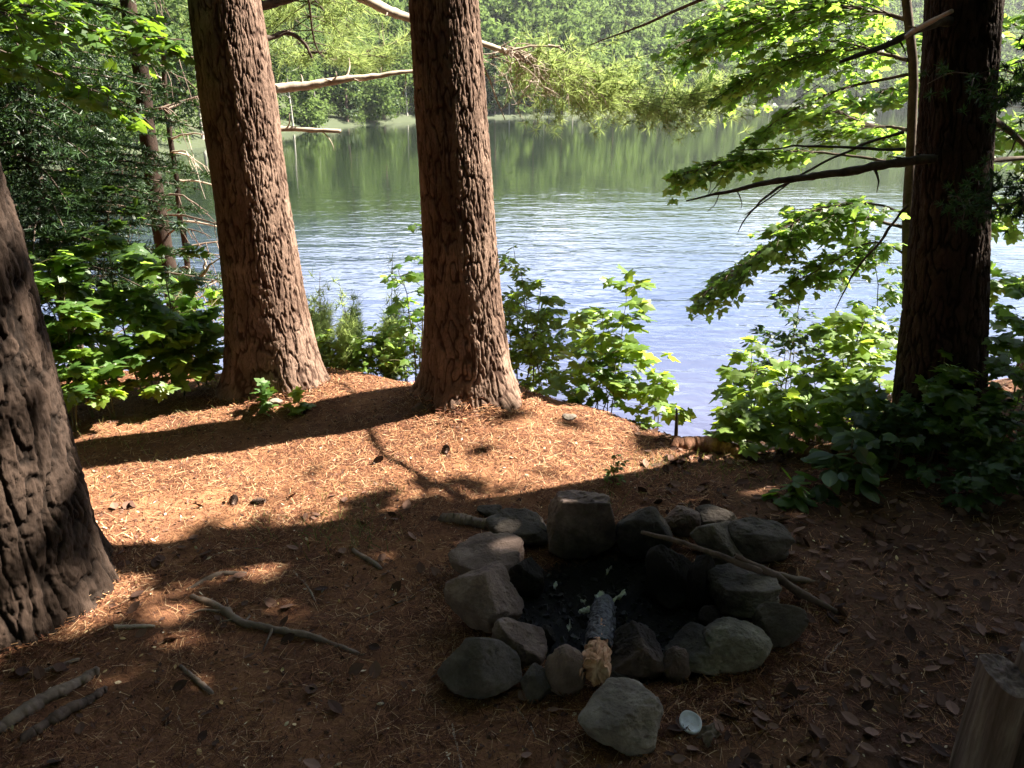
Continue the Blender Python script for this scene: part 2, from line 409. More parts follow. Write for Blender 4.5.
for i in range(7):
    cone = i in (2, 5)
    H = [11, 9, 12, 10, 8, 10, 12][i]; R = [3.9, 3.6, 2.3, 4.2, 3.3, 2.0, 3.6][i]; z0 = [.8, .6, .4, 1.0, .3, .5, 1.2][i]
    p_, k = crown_points(rng, 620, 34, R, H-z0, z0, cone)
    M = rotmats(rng, len(p_), 1.0)*(0.55+0.6*rng.random((len(p_), 1, 1)))
    TPL.append((p_, M, rng.random(len(p_))*0.35+rng.random(34)[k]*0.35))
    p_, k = crown_points(rng, 2400, 70, R, H-z0, z0, cone)
    M = rotmats(rng, len(p_), 1.0)*(0.26+0.26*rng.random((len(p_), 1, 1)))
    TPN.append((p_, M, rng.random(len(p_))*0.35+rng.random(70)[k]*0.35))
fw = MB()
ntree = 0
cand = []
e = 3.0
while e < 330:
    s = -0.95
    while s < 0.95:
        yy = float(shoreY(s))+e
        sp = (5.2+0.010*e)
        s_j = s+rng.normal()*0.3*sp/yy; e_j = e+rng.normal()*1.8
        cand.append((s_j, e_j)); s += sp/yy
    e += 5.0+0.03*e
for (s_, e_) in cand:
    y_ = float(shoreY(s_))+e_; x_ = s_*y_
    if abs(s_) > 0.85: continue
    z_ = float(hillz(np.array(s_), np.array(y_)))
    if y_ > 700: continue
    dens = 0.5+0.5*vnoise(x_/35, y_/35, 0, 5)
    i = int(rng.choice(7, p=[.2, .2, .08, .2, .16, .06, .10]))
    near = y_ < 135
    p_, M, a_ = TPN[i] if near else TPL[i]
    sub = slice(None) if y_ < 260 else slice(0, 420)
    sc = (0.8+0.4*rng.random())*(1.0 if y_ > 70 else 0.8); th = rng.random()*6.283
    R_ = np.array([[math.cos(th), -math.sin(th), 0], [math.sin(th), math.cos(th), 0], [0, 0, 1]])
    tint = 0.46*rng.random()
    fw.stamp(QUAD_V, QUAD_F, np.einsum('ij,njk->nik', R_, M[sub])*sc*(1 if y_ < 260 else 1.25), p_[sub]@R_.T*sc+np.array([x_, y_, z_-0.3]), np.clip(a_[sub]+tint-0.14, 0, 1))
    ntree += 1
s_ = -0.72
while s_ < 0.74:            # low shrubs along the water line
    yy = float(shoreY(s_)); e_ = rng.uniform(.6, 4.5); y_ = yy+e_; p_, M, a_ = TPN[int(rng.integers(0, 7))]; sub = slice(0, 420); sc = rng.uniform(.14, .34)
    fw.stamp(QUAD_V, QUAD_F, M[sub]*sc*1.5, p_[sub]*sc*np.array([1.3, 1.3, 1])+np.array([s_*y_, y_, float(hillz(np.array(s_), np.array(y_)))-.15]), np.clip(a_[sub]+.3*rng.random(), 0, 1)); s_ += rng.uniform(.5, 2.6)/yy
fo = fw.build('forest', M_FAR, smooth=False)
tag(fo, 'leafy green wood covering the hillside across the lake', 'forest', kind='stuff')

# ------------------------------------------------------------------ summer haze over the lake
hz = MB(); x0, x1, y0, y1, z0, z1 = -1300.0, 1300.0, -200.0, 1400.0, -9.0, 190.0
hz.add([(x0, y0, z0), (x1, y0, z0), (x1, y1, z0), (x0, y1, z0), (x0, y0, z1), (x1, y0, z1), (x1, y1, z1), (x0, y1, z1)],
       [[0, 3, 2, 1], [4, 5, 6, 7], [0, 1, 5, 4], [1, 2, 6, 5], [2, 3, 7, 6], [3, 0, 4, 7]])
m, nt, out = newmat('haze_air')
pv = nd(nt, "ShaderNodeVolumePrincipled", Density=0.00015, Anisotropy=0.2); pv.inputs['Color'].default_value = (0.93, 0.95, 0.97, 1)
nt.links.new(pv.outputs[0], out.inputs['Volume'])
tag(hz.build('haze', m, smooth=False), 'thin pale summer haze over the lake', 'haze', kind='stuff')

# ------------------------------------------------------------------ trees: trunks with furrowed bark
def trunk(name, root, base, top, prof, H, mat, N=420, dense=2.7, cell=0.036, amp=0.014, lobes=0.3, seed=1, z0=-0.25, dz=0.006, flare_dirs=None):
    """base, top: two points of the axis; prof: [(height, radius)]; bark plates are real relief."""
    base = np.asarray(base, float); top = np.asarray(top, float)
    d = (top-base)/(top[2]-base[2])
    zs = np.arange(z0, dense, dz)
    if H > dense: zs = np.concatenate([zs, np.linspace(dense, H, max(4, int((H-dense)/0.12)))])
    pz, pr = zip(*prof)
    r = np.interp(zs, pz, pr)
    th = np.linspace(0, 2*math.pi, N, endpoint=False)
    TH, ZZ = np.meshgrid(th, zs, indexing='xy')            # rows = z
    Rr = r[:, None]*np.ones_like(TH)
    ct, st_ = np.cos(TH), np.sin(TH)
    fl = np.exp(-np.maximum(ZZ, 0)/0.22)
    lob = vnoise(ct*1.7+5, st_*1.7, seed*3.1, seed)*0.6+vnoise(ct*3.2, st_*3.2+4, seed*1.3, seed+2)*0.4
    if flare_dirs:
        for (a, k, wd) in flare_dirs:
            dd = np.angle(np.exp(1j*(TH-a))); lob = lob+k*np.exp(-(dd/wd)**2)
    Rr = Rr*(1+lobes*fl*lob+0.035*vnoise(ct*1.2, st_*1.2, ZZ*0.8, seed+9))
    rm = float(np.median(r[(zs > 0.2) & (zs < 2)])) if H > 1 else float(r.mean())
    cx_, cy_ = ct*rm, st_*rm
    wx = 0.010*vnoise(cx_/.06, cy_/.06, ZZ/.13, seed+20)+0.004*vnoise(cx_/.02, cy_/.02, ZZ/.04, seed+22)
    k1 = 1/(cell*0.80)
    n1 = vnoise((cx_+wx)*k1, (cy_-wx)*k1, ZZ*k1*0.20, seed)+0.35*vnoise((cx_+wx)*k1*2.2, (cy_-wx)*k1*2.2, ZZ*k1*0.5, seed+3)
    n2 = vnoise((cx_-wx)*k1*1.9+7, (cy_+wx)*k1*1.9, ZZ*k1*0.42, seed+6)
    furrow = sstep(0.02, 0.24, np.abs(n1))*(0.55+0.45*sstep(0.0, 0.16, np.abs(n2)))   # long joined furrows
    nu = max(6, int(round(2*math.pi*rm/(cell*.62))))
    wu = TH/(2*math.pi)*nu+0.5*vnoise(cx_/.03, cy_/.03, ZZ/.05, seed+21)
    f1, f2 = worley(wu, ZZ/(cell*1.7)+0.8*vnoise(cx_/.03, cy_/.03, ZZ/.04, seed+23), nu, seed)
    plate = sstep(0.0, 0.16, f2-f1)                          # flaky plates
    hgt = amp*(0.95*furrow+0.28*plate+0.20*np.abs(n1)-0.75)+amp*0.26*fbm(cx_/.010, cy_/.010, ZZ/.026, 3, seed+40)
    ridge = furrow*(0.6+0.4*plate)
    Rr = Rr+hgt
    ax = base[None]+d[None]*zs[:, None]
    V = np.stack([ax[:, 0:1]+Rr*ct, ax[:, 1:2]+Rr*st_, ax[:, 2:3]+0*Rr], -1)
    mb = MB(); mb.add(V, grid_faces(len(zs), N, True), np.clip(ridge*(0.72+0.28*vnoise(cx_/.03, cy_/.03, ZZ/.11, seed+50)), 0, 1).ravel())
    mb.build(name, mat, root)
    return lambda z: base+d*(z-base[2])

def barkmat(name, furrow, plate_lo, plate_hi, bump=0.6):
    m, nt, out = newmat(name)
    v = coords(nt, (1, 1, 0.4)); a = nd(nt, "ShaderNodeAttribute", attribute_name="rnd")
    n1 = noise(nt, v, 7, 6, 0.6); n2 = noise(nt, v, 70, 6, 0.7)
    r = ramp(nt, [(0.3, plate_lo), (0.7, plate_hi)]); nt.links.new(n1.outputs[0], r.inputs[0])
    c = mix(nt, a.outputs['Fac'], furrow, r.outputs[0]); c = mix(nt, 0.45, c, n2.outputs[0], 'OVERLAY')
    p = nd(nt, "ShaderNodeBsdfPrincipled", Roughness=0.93); p.inputs['Specular IOR Level'].default_value = 0.12
    nt.links.new(c, p.inputs['Base Color'])
    n3 = noise(nt, coords(nt, (1, 1, .25)), 160, 4, 0.7, .6)
    b = bumpn(nt, n1.outputs[0], 0.3, 0.01); b = bumpn(nt, n2.outputs[0], bump, 0.008, b); b = bumpn(nt, n3.outputs[0], .7, 0.004, b)
    nt.links.new(b, p.inputs['Normal']); nt.links.new(p.outputs[0], out.inputs[0]); return m
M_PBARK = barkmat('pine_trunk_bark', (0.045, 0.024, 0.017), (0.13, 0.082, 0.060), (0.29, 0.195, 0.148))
M_SHADEBARK = barkmat('shade_darkened_bark', (0.012, 0.008, 0.006), (0.032, 0.021, 0.016), (0.078, 0.051, 0.038))  # darker copy of the pine bark, shade put into the colour

MAPLE_OUT = np.array([(0, 0), (-.10, .20), (-.02, .47), (.14, .33), (.20, .40), (.42, .56), (.50, .40), (.52, .24), (.66, .24), (1.0, 0)])
_hf = MAPLE_OUT.copy(); _m = MAPLE_OUT[1:-1][::-1]*np.array([1, -1])
_o = np.concatenate([_hf, _m]); _ctr = np.array([[0.32, 0.0]])
_lv = np.concatenate([_o, _ctr]); LEAF_V = np.stack([_lv[:, 0], _lv[:, 1], -0.16*np.abs(_lv[:, 1])-0.16*_lv[:, 0]**2], -1)
_n = len(_o); LEAF_F = np.array([[i, _n, (i+1) % _n] for i in range(_n)])[:, [0, 2, 1]]
_e = np.array([(0, 0), (.22, .22), (.5, .29), (.78, .19), (1, 0), (.78, -.19), (.5, -.29), (.22, -.22), (.5, 0)])
OVAL_V = np.stack([_e[:, 0], _e[:, 1], -0.22*np.abs(_e[:, 1])-0.18*_e[:, 0]**2], -1)
OVAL_F = np.array([[i, (i+1) % 8, 8] for i in range(8)])
BLADE_V = np.array([(0, -.5, 0), (0, .5, 0), (1, .12, -.05), (1, -.12, -.05)]); BLADE_F = np.array([[0, 3, 2, 1]])

def leaf_mats(rng, dirs, size, tilt=0.35):
    n = len(dirs); x = unit(dirs+rng.normal(size=(n, 3))*0.25)
    up = unit(np.array([0, 0, 1.0])+rng.normal(size=(n, 3))*tilt)
    y = unit(np.cross(up, x)); z = np.cross(x, y)
    s_ = size*(0.6+0.65*rng.random(n))
    return np.stack([x, y, z], -1)*s_[:, None, None]
def put_leaves(mb, rng, pos, dirs, size, tilt=0.35, shape='maple', tint=(0, 1)):
    if len(pos) == 0: return
    tv, tf = (LEAF_V, LEAF_F) if shape == 'maple' else (OVAL_V, OVAL_F)
    mb.stamp(tv, tf, leaf_mats(rng, np.asarray(dirs), size, tilt), np.asarray(pos), tint[0]+(tint[1]-tint[0])*rng.random(len(pos)))
def smooth_path(pts, n):
    P = np.asarray(pts, float)
    if len(P) == 2: 
        t = np.linspace(0, 1, n)[:, None]; return P[0]+(P[1]-P[0])*t
    L = np.concatenate([[0], np.cumsum(np.linalg.norm(np.diff(P, axis=0), axis=1))]); tt = np.linspace(0, L[-1], n)
    m_ = np.gradient(P, L, axis=0)
    k = np.clip(np.searchsorted(L, tt, 'right')-1, 0, len(P)-2); h = (L[k+1]-L[k])[:, None]; u = ((tt-L[k])/h[:, 0])[:, None]
    return (2*u**3-3*u**2+1)*P[k]+(u**3-2*u**2+u)*h*m_[k]+(-2*u**3+3*u**2)*P[k+1]+(u**3-u**2)*h*m_[k+1]
def wiggle(rng, P, amp):
    n = len(P); w_ = np.cumsum(rng.normal(size=(n, 3)), 0); w_ -= np.linspace(0, 1, n)[:, None]*w_[-1]
    return P+w_*amp/math.sqrt(n)*np.array([1, 1, .7])

def spray(sb, lb, rng, pts, r0, leafsize, nleaf, spread=0.3, start=0.25, droop=0.25, shape='maple', tilt=0.4, tint=(0, 1), wig=0.02):
    """a branch with side twigs lying roughly level, leaves along the twigs"""
    P = wiggle(rng, smooth_path(pts, 26), wig); L = np.linspace(0, 1, len(P))
    sb.tube(P, r0*(1-0.8*L), 6)
    nt_ = max(3, nleaf//9); pos, dr = [], []
    T = unit(np.gradient(P, axis=0))
    for k in range(nt_):
        t = start+(1-start)*(k+rng.random())/nt_; i = min(int(t*(len(P)-1)), len(P)-1)
        side = 1 if k % 2 else -1
        lat = unit(np.cross(T[i], [0, 0, 1]))*side
        d = unit(lat*(0.9+0.3*rng.random())+T[i]*(0.5+0.5*rng.random())+np.array([0, 0, rng.normal()*0.25]))
        ln = spread*(0.35+0.8*rng.random())*(1.1-0.6*t)
        q = np.linspace(0, 1, 6)[:, None]
        tw = P[i]+d*ln*q+np.array([0, 0, -droop*ln])*q**2
        sb.tube(tw, np.linspace(max(r0*0.28, .0015), .001, 6), 4, cap=False)
        m_ = max(3, int(nleaf/nt_*(0.6+0.8*rng.random())))
        for j in range(m_):
            u = 0.25+0.75*(j+rng.random())/m_; b = tw[0]+(tw[-1]-tw[0])*u+np.array([0, 0, -droop*ln*0.0])
            sd = unit(np.cross(d, [0, 0, 1]))*(1 if j % 2 else -1)
            pos.append(b+rng.normal(size=3)*0.012); dr.append(d*0.7+sd*(0.9 if u < .93 else .1)+np.array([0, 0, -0.25]))
    put_leaves(lb, rng, np.array(pos), np.array(dr), leafsize, tilt, shape, tint)

def sapling(name, label, cat, base, h, nb, leafsize, nleaf, mat, seed, spread=0.45, lean=(0, 0), stems=1, shape='maple', tint=(0, 1), tilt=0.35, group=None, r0=0.006, low=0.3, stem_mat=None):
    rng = np.random.default_rng(seed); t = thing(name, label, cat, base, group)
    sb, lb = MB(), MB(); base = np.asarray(base, float)
    for s_ in range(stems):
        a0 = rng.random()*6.283; off = np.array([math.cos(a0), math.sin(a0), 0])
        hh = h*(1 if s_ == 0 else 0.55+0.4*rng.random())
        k = 0.0 if stems == 1 else 0.25
        top = base+np.array([lean[0], lean[1], hh])+off*hh*k*(rng.random()+.3)
        P = wiggle(rng, smooth_path([base+off*0.02*(stems > 1)-np.array([0, 0, .04]), base+(top-base)*0.5+rng.normal(size=3)*0.02*h, top], 16), 0.02*h)
        sb.tube(P, np.linspace(r0, r0*0.3, 16), 6)
        for b in range(nb):
            f = low+(1-low)*(b+0.6*rng.random())/nb; i = min(int(f*15), 15)
            a = a0+b*2.4+rng.normal()*0.4
            ln = spread*h*(1.05-0.65*f)*(0.6+0.6*rng.random())
            d = np.array([math.cos(a), math.sin(a), 0.35])
            pts = [P[i], P[i]+d*ln*0.55, P[i]+d*ln*np.array([1, 1, .8])]
            spray(sb, lb, rng, pts, r0*0.45, leafsize, max(4, nleaf//(nb*stems)), spread=ln*0.5, start=0.3, shape=shape, tilt=tilt, tint=tint, wig=0.008)
        put_leaves(lb, rng, P[-1][None]+np.zeros((5, 3)), unit(rng.normal(size=(5, 3))*np.array([1, 1, .2])), leafsize, tilt, shape, tint)
    sb.build('stem', stem_mat or M_STEM, t); lb.build('leaves', mat, t, smooth=False)
    return t

def crown_mesh(rng, n, clumps, R, H, z0, size, base, cone=False):
    p_, k = crown_points(rng, n, clumps, R, H, z0, cone); mb = MB()
    M = rotmats(rng, n, 0.6)*(size*(0.6+0.8*rng.random((n, 1, 1))))
    mb.stamp(QUAD_V, QUAD_F, M, p_+np.asarray(base), rng.random(n)*0.6+0.4*rng.random(clumps)[k]); return mb
def limbs(rng, mb, axis, z0, z1, n, R, r0):
    for k in range(n):
        z = z0+(z1-z0)*(k+rng.random())/n; a = k*2.4+rng.random()
        b = axis(z); ln = R*(0.5+0.5*rng.random())
        P = smooth_path([b, b+np.array([math.cos(a), math.sin(a), .25])*ln*.5, b+np.array([math.cos(a), math.sin(a), .35])*ln], 10)
        mb.tube(P, np.linspace(r0, r0*.25, 10), 6)

def px_r(w_px, p): return 0.5*w_px*depth(p)/F_PX
def trunk_from_px(rows, Y, yw=None):
    """rows: (py, x_left, x_right) -> axis points and radii at world depth Y"""
    out_ = []
    for (py, a, b) in rows:
        c_ = at_y((a+b)/2, py, Y); out_.append((c_, px_r(b-a, c_)))
    return out_

def big_pine(label, rows, Y, basepx, H, seed, crownR, mat, flare, cell=0.0245, amp=0.0082, flare_dirs=None, crown_n=12000, crown_z=8.0):
    pr = trunk_from_px(rows, Y)
    pt, pb = pr[0][0], pr[-1][0]
    d = (pt-pb)/(pt[2]-pb[2])
    gz = float(height(pb[0], pb[1])); base = pb+d*(gz-pb[2])
    t = thing('pine_tree', label, 'pine tree', base, None)
    prof = [(c_[2]-gz, r_) for (c_, r_) in pr][::-1]
    r0 = prof[0][1]; zt, rt = prof[-1]
    prof = [(-0.25, flare*1.15), (0.0, flare), (0.05, r0+(flare-r0)*.62), (0.13, r0+(flare-r0)*.25)]+[q for q in prof if q[0] > 0.2]+[(zt+1.0, rt*0.92), (H*0.6, rt*.6), (H, .02)]
    ax = trunk('trunk', t, base, base+d*1.0, prof, H, mat, cell=cell, amp=amp, seed=seed, flare_dirs=flare_dirs, lobes=0.22)
    rng = np.random.default_rng(seed)
    rb = MB()
    for k in range(6):
        a_ = seed+k*1.05+rng.normal()*.2; u_ = np.array([math.cos(a_), math.sin(a_)]); ln_ = rng.uniform(.18, .38)
        q_ = [(flare*.55, .02), (flare*.92, -.028), (flare*.95+ln_*.45, -.045), (flare*.95+ln_, -.06)]; c0 = ax(gz)
        P_ = smooth_path([[c0[0]+u_[0]*r_+.04*math.sin(3*r_+k), c0[1]+u_[1]*r_, float(height(c0[0]+u_[0]*r_, c0[1]+u_[1]*r_))+h_] for (r_, h_) in q_], 22)
        R_ = np.linspace(.060, .018, 22)*(1+.10*rng.normal(size=22))
        rb.tube(wiggle(rng, P_, .012), R_, 14)
    rb.build('root', mat, t)
    cb = crown_mesh(rng, crown_n, 60, crownR, H-crown_z+1.5, crown_z, 0.30, ax(gz)*np.array([1, 1, 1]))
    lb = MB(); limbs(rng, lb, lambda z: ax(gz+z), crown_z, H-1, 16, crownR, 0.05)
    lo = lb.build('limb', M_BARK, t); cb.build('crown', M_PINE, t, smooth=False)
    return t, ax, gz

pineL, axL, gL = big_pine('tall straight pine trunk standing left of the middle, half sunlit, with bare pale limbs',
    [(0, 190, 258), (100, 203, 275), (200, 218, 287), (300, 229, 304), (350, 232, 313)], 4.07, None, 16, 3, 2.6, M_PBARK, 0.27, crown_z=4.6, flare_dirs=[(-0.3, .5, .6), (3.6, .3, .5)])
pineC, axC, gC = big_pine('thick pine trunk on the sunlit mound in the middle, deeply furrowed bark',
    [(0, 410, 477), (100, 415, 485), (200, 420, 491), (300, 426, 502), (360, 426, 508)], 3.8, None, 17, 7, 2.8, M_PBARK, 0.285, crown_z=4.6, flare_dirs=[(-0.2, .4, .5), (3.3, .5, .5)])
pineR, axR, gR = big_pine('dark shaded pine trunk on the right behind leafy saplings',
    [(0, 929, 998), (100, 921, 988), (200, 913, 981), (300, 905, 980), (360, 902, 982)], 3.3, None, 16, 13, 3.0, M_SHADEBARK, 0.25)
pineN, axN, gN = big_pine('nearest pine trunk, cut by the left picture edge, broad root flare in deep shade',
    [(180, -186, -14), (250, -176, 7), (350, -146, 36), (450, -124, 58), (500, -114, 70)], 2.15, None, 16, 21, 3.6, M_SHADEBARK, 0.32, crown_z=4.2, cell=0.034, amp=0.013, flare_dirs=[(0.15, .75, .4), (-1.3, .4, .5)])

# dead and living limbs of the left pine
rng = np.random.default_rng(5)
def limb(root, pts, radii, mat, n=24, wig=0.02, name='limb', seg=8):
    P = wiggle(rng, smooth_path(pts, n), wig); mb = MB(); P = smooth_path(P, n*3)
    R = np.interp(np.linspace(0, 1, n*3), np.linspace(0, 1, len(radii)), radii); t_ = np.arange(n*3)
    R = R*(1+.13*vnoise(t_*.45, n*1.7, radii[0]*999, 4)+.09*vnoise(t_*1.3, n*.7, radii[0]*555, 5)); mb.tube(P, R, seg)
    if name == 'limb':
        for k in range(n//4):                            # broken twig stubs and knots
            i_ = int(rng.integers(n//2, n*3-2)); d_ = unit(np.array([rng.normal()*.7+.3, rng.normal()*.5, rng.normal()])); l_ = rng.uniform(.02, .13)
            mb.tube(wiggle(rng, smooth_path([P[i_], P[i_]+d_*l_*.5+[.01, 0, 0], P[i_]+d_*l_], 6), .006), np.linspace(max(R[i_]*.38, .002), .0012, 6), 5)
    P = P[::3]
    return mb.build(name, mat, root), P
def axis_at_px(ax, py, Y):
    p_ = at_y(500, py, Y); return ax(p_[2])
a = axis_at_px(axL, 92, 4.07)
limb(pineL, [a, at_y(280, 88, 4.2), at_y(340, 79, 4.3), at_y(408, 71, 4.4), at_y(432, 68, 4.45)], [.026, .024, .018, .012, .006], M_PALEWOOD)
a = axis_at_px(axL, 128, 4.07)
limb(pineL, [a, at_y(285, 129, 4.18), at_y(341, 131, 4.25)], [.016, .014, .010], M_PALEWOOD, 12, .008)
a = axis_at_px(axL, 38, 4.07)
limb(pineL, [a, at_y(272, 37, 4.15), at_y(288, 34, 4.2), at_y(303, 42, 4.2), at_y(312, 58, 4.2)], [.02, .018, .014, .010, .006], M_TWIG, 16, .008)
a = axis_at_px(axL, 6, 4.07)
limb(pineL, [a, at_y(268, 5, 4.15), at_y(300, -3, 4.2), at_y(360, -14, 4.3)], [.022, .02, .016, .012], M_TWIG, 14, .01)
a = axis_at_px(axL, -75, 4.07)
bl, P = limb(pineL, [a, at_y(300, -38, 4.2), at_y(372, 0, 4.5), at_y(410, 16, 4.7), at_y(482, 44, 5.0), at_y(524, 60, 5.15), at_y(570, 78, 5.3)], [.034, .03, .026, .024, .02, .014, .006], M_PALEWOOD, 40, .02)
tw = MB()
for k in range(46):          # dry twigs at the limb's end
    i = rng.integers(31, 40); q = P[i]; L_ = rng.uniform(.12, .42)
    d = unit(np.array([rng.normal()*.55+.35, rng.normal()*.5, -.15-rng.random()*.9])); e1 = q+d*L_; m_ = q+d*L_*.5+np.array([rng.normal()*.03, 0, .05])
    Q = wiggle(rng, smooth_path([q, m_, e1], 9), .04); tw.tube(Q, np.linspace(.0042, .0014, 9), 4, cap=False)
    for j in range(5):
        q0 = Q[rng.integers(3, 9)]; q1 = q0+unit(np.array([rng.normal()*.7+.2, rng.normal()*.6, rng.normal()*.5-.35]))*rng.uniform(.04, .15)
        tw.tube(wiggle(rng, smooth_path([q0, q1], 5), .015), np.linspace(.0024, .0010, 5), 4, cap=False)
for (a0, b0) in (((500, 52), (560, 46)), ((548, 45), (565, 52)), ((470, 40), (505, 120)), ((524, 60), (505, 45))):
    e0 = at_y(*a0, 5.05); e1 = at_y(*b0, 5.05); tw.tube(wiggle(rng, smooth_path([e0, (e0+e1)/2+[0, 0, .015], e1], 9), .012), np.linspace(.009, .003, 9), 5)
tw.build('twig', M_PALEWOOD, bl)
def needle_bough(root, pts, r0, ntuft, spread, seed, mat, name='bough', nl=0.085, per=16, wd=0.0035, vert=0.10):
    r_ = np.random.default_rng(seed); P = smooth_path(pts, 20); sb, lb = MB(), MB(); sb.tube(P, np.linspace(r0, r0*.25, 20), 6)
    T = unit(np.gradient(P, axis=0)); pos = []
    for k in range(ntuft//6):
        i = r_.integers(2, 20); lat = unit(np.cross(T[i], [0, 0, 1]))*(1 if k % 2 else -1)
        d = unit(lat+T[i]*(.3+.6*r_.random())+np.array([0, 0, r_.normal()*.2])); ln = spread*(.3+.8*r_.random())
        e1 = P[i]+d*ln+np.array([0, 0, r_.normal()*vert]); sb.tube(smooth_path([P[i], (P[i]+e1)/2+[0, 0, .02], e1], 6), np.linspace(r0*.3, .0015, 6), 4, cap=False)
        for u in np.linspace(.35, 1, 6): pos.append((P[i]+(e1-P[i])*u+r_.normal(size=3)*.025, d))
    for (c_, d) in pos:
        n = per; dd = unit(d*0.7+r_.normal(size=(n, 3))*0.75+np.array([0, 0, .12])); nn = unit(r_.normal(size=(n, 3))); y = unit(np.cross(nn, dd)); z = np.cross(dd, y)
        M = np.stack([dd*nl*(.7+.5*r_.random((n, 1))), y*wd, z*nl], -1)
        lb.stamp(BLADE_V, BLADE_F, M, np.repeat(c_[None], n, 0), .3*r_.random()+.7*r_.random(n))
    o = sb.build(name, M_TWIG, root); lb.build('needles', mat, o, smooth=False); return o
needle_bough(pineL, [P[30], at_y(595, 92, 5.5), at_y(655, 106, 5.7), at_y(708, 98, 5.8)], .010, 1150, .42, 31, M_PINE, nl=.07, per=18, wd=.0048, vert=.10)
needle_bough(pineL, [axis_at_px(axL, -40, 4.07), at_y(300, -20, 5.0), at_y(335, 60, 6.0), at_y(400, 40, 6.3)], .012, 700, .55, 33, M_PINE, nl=.085, wd=.0048)

# ------------------------------------------------------------------ far shore trees, one by one
rng = np.random.default_rng(77)
M_BIRCH = surf('pale_far_trunk', [(0.3, (0.20, 0.17, 0.14)), (0.7, (0.45, 0.42, 0.37))], (1, 1, 1), 3, 4, .9, .2, .02, 20)
M_FARCON = leafmat('far_conifer', (0.022, 0.045, 0.018), (0.06, 0.095, 0.03), (.08, .12, .03), .25, .02)
protos = []
for i, (lab, con) in enumerate((('leafy rounded tree in the row at the water on the far shore', 0), ('dark narrow conifer in the row at the water on the far shore', 1), ('slim pale-trunked tree with thin high crown on the far shore', 2))):
    t = thing('conifer_tree' if con == 1 else 'leafy_tree', lab, 'tree', (0, 0, 0), 'trees along the far shore')
    sb = MB(); Hh = (9.5, 11.5, 10.5)[i]
    P = wiggle(rng, smooth_path([(0, 0, -.5), (.1, 0, Hh*.5), (0, .1, Hh*.92)], 12), .12); sb.tube(P, np.linspace((.17, .2, .14)[i], .04, 12), 7)
    limbs(rng, sb, lambda z: np.array([0, 0, z]), Hh*.3, Hh*.85, 9, (2, 1.2, 1.6)[i], .05)
    cb = crown_mesh(rng, (2200, 2600, 1100)[i], 30, (2.6, 1.7, 2.0)[i], Hh*(.72, .93, .5)[i], Hh*(.28, .07, .5)[i], (.30, .26, .28)[i], (0, 0, 0), con == 1)
    sb.build('trunk', M_BIRCH if con != 1 else M_BARK, t); cb.build('crown', M_FARCON if con == 1 else M_FAR, t, smooth=False); protos.append(t)
def copy_thing(o, loc, rz, sc, label=None):
    c_ = o.copy(); COL.objects.link(c_); c_.location = loc; c_.rotation_euler = (0, 0, rz); c_.scale = (sc, sc, sc)
    if label: c_['label'] = label
    for ch in list(o.children):
        k = ch.copy(); COL.objects.link(k); k.parent = c_
    return c_
used = set(); s_ = -0.62
while s_ < 0.66:
    yy = float(shoreY(s_)); e_ = rng.uniform(1.2, 3.5)
    kind = int(rng.choice(3, p=[.42, .34, .24])); y_ = yy+e_
    loc = (s_*y_, y_, float(hillz(np.array(s_), np.array(y_)))); sc = rng.uniform(.75, 1.15)*(1.0 if yy > 100 else .85)
    if kind not in used:
        t = protos[kind]; t.location = loc; t.rotation_euler = (0, 0, rng.random()*6); t.scale = (sc,)*3; used.add(kind)
    else: copy_thing(protos[kind], loc, rng.random()*6, sc)
    s_ += rng.uniform(1.8, 4.6)/yy

# ------------------------------------------------------------------ trees added out of the frame to shade the camp
rng = np.random.default_rng(101)
def shade_tree(loc, label, R, H, z0, n, seed, size=0.24):
    r_ = np.random.default_rng(seed); b = gpt(*loc); t = thing('maple_tree', label, 'tree', b, 'trees added to shade the camp')
    sb = MB(); P = wiggle(r_, smooth_path([b-[0, 0, .3], b+[.1, 0, H*.5], b+[0, 0, H*.95]], 16), .1); sb.tube(P, np.linspace(.16, .03, 16), 10)
    limbs(r_, sb, lambda z: b+[0, 0, z], z0+.5, H*.8, 14, R, .04)
    cb = crown_mesh(r_, n, 95, R, H-z0, z0, size, b)
    sb.build('trunk', M_SHADEBARK, t); cb.build('crown', M_MAPLE, t, smooth=False); return t
for i, (loc, lab, R, H, z0) in enumerate([
        ((5.7, 1.80), 'leafy maple just right of the camp, throwing shade over the fire ring', 2.55, 11.0, 1.2),  # crown placed and sized to set the edge of the sun patch
        ((9.0, 2.3), 'tall leafy maple farther right of the camp', 3.0, 12.0, 1.0),
        ((-5.4, 2.4), 'leafy maple standing left of the nearest pine, out past the picture edge', 2.5, 9.0, .4),
        ((1.5, -4.4), 'broad leafy maple close behind the viewer', 3.0, 11.0, .4)]):
    wood = shade_tree(loc, lab, R, H, z0, 34000 if i == 0 else 19000, 200+i, .17 if i == 0 else .24)
for i, (x_, y_, lab) in enumerate([(5.2, -1.4, 'leafy tree at the right rear of the camp'), (-2.6, -4.4, 'leafy tree behind the viewer on the left'), (-5.6, -1.6, 'leafy tree at the left rear of the camp'), (5.6, -5.5, 'leafy tree in the wood behind right of the camp'),  # copies put in to block sky light and close sun gaps
        (8.0, .9, 'unseen leafy tree added between the two maples to close sun gaps'), (9.5, -2.5, 'leafy tree far right of the camp'), (0.0, -9.0, 'leafy tree deeper in the wood behind the viewer'), (-6.0, -7.0, 'leafy tree deep in the wood behind on the left'), (-10.0, -2.0, 'leafy tree deep in the wood on the left'), (5.0, -10.5, 'leafy tree deepest in the wood behind'), (-10.0, 3.5, 'leafy tree far out on the left bank'), (-7.2, 7.0, 'leafy tree on the left bank beyond the spruce')]):
    copy_thing(wood, gpt(x_, y_), i*1.3, 1.0+.05*(i % 3), lab)

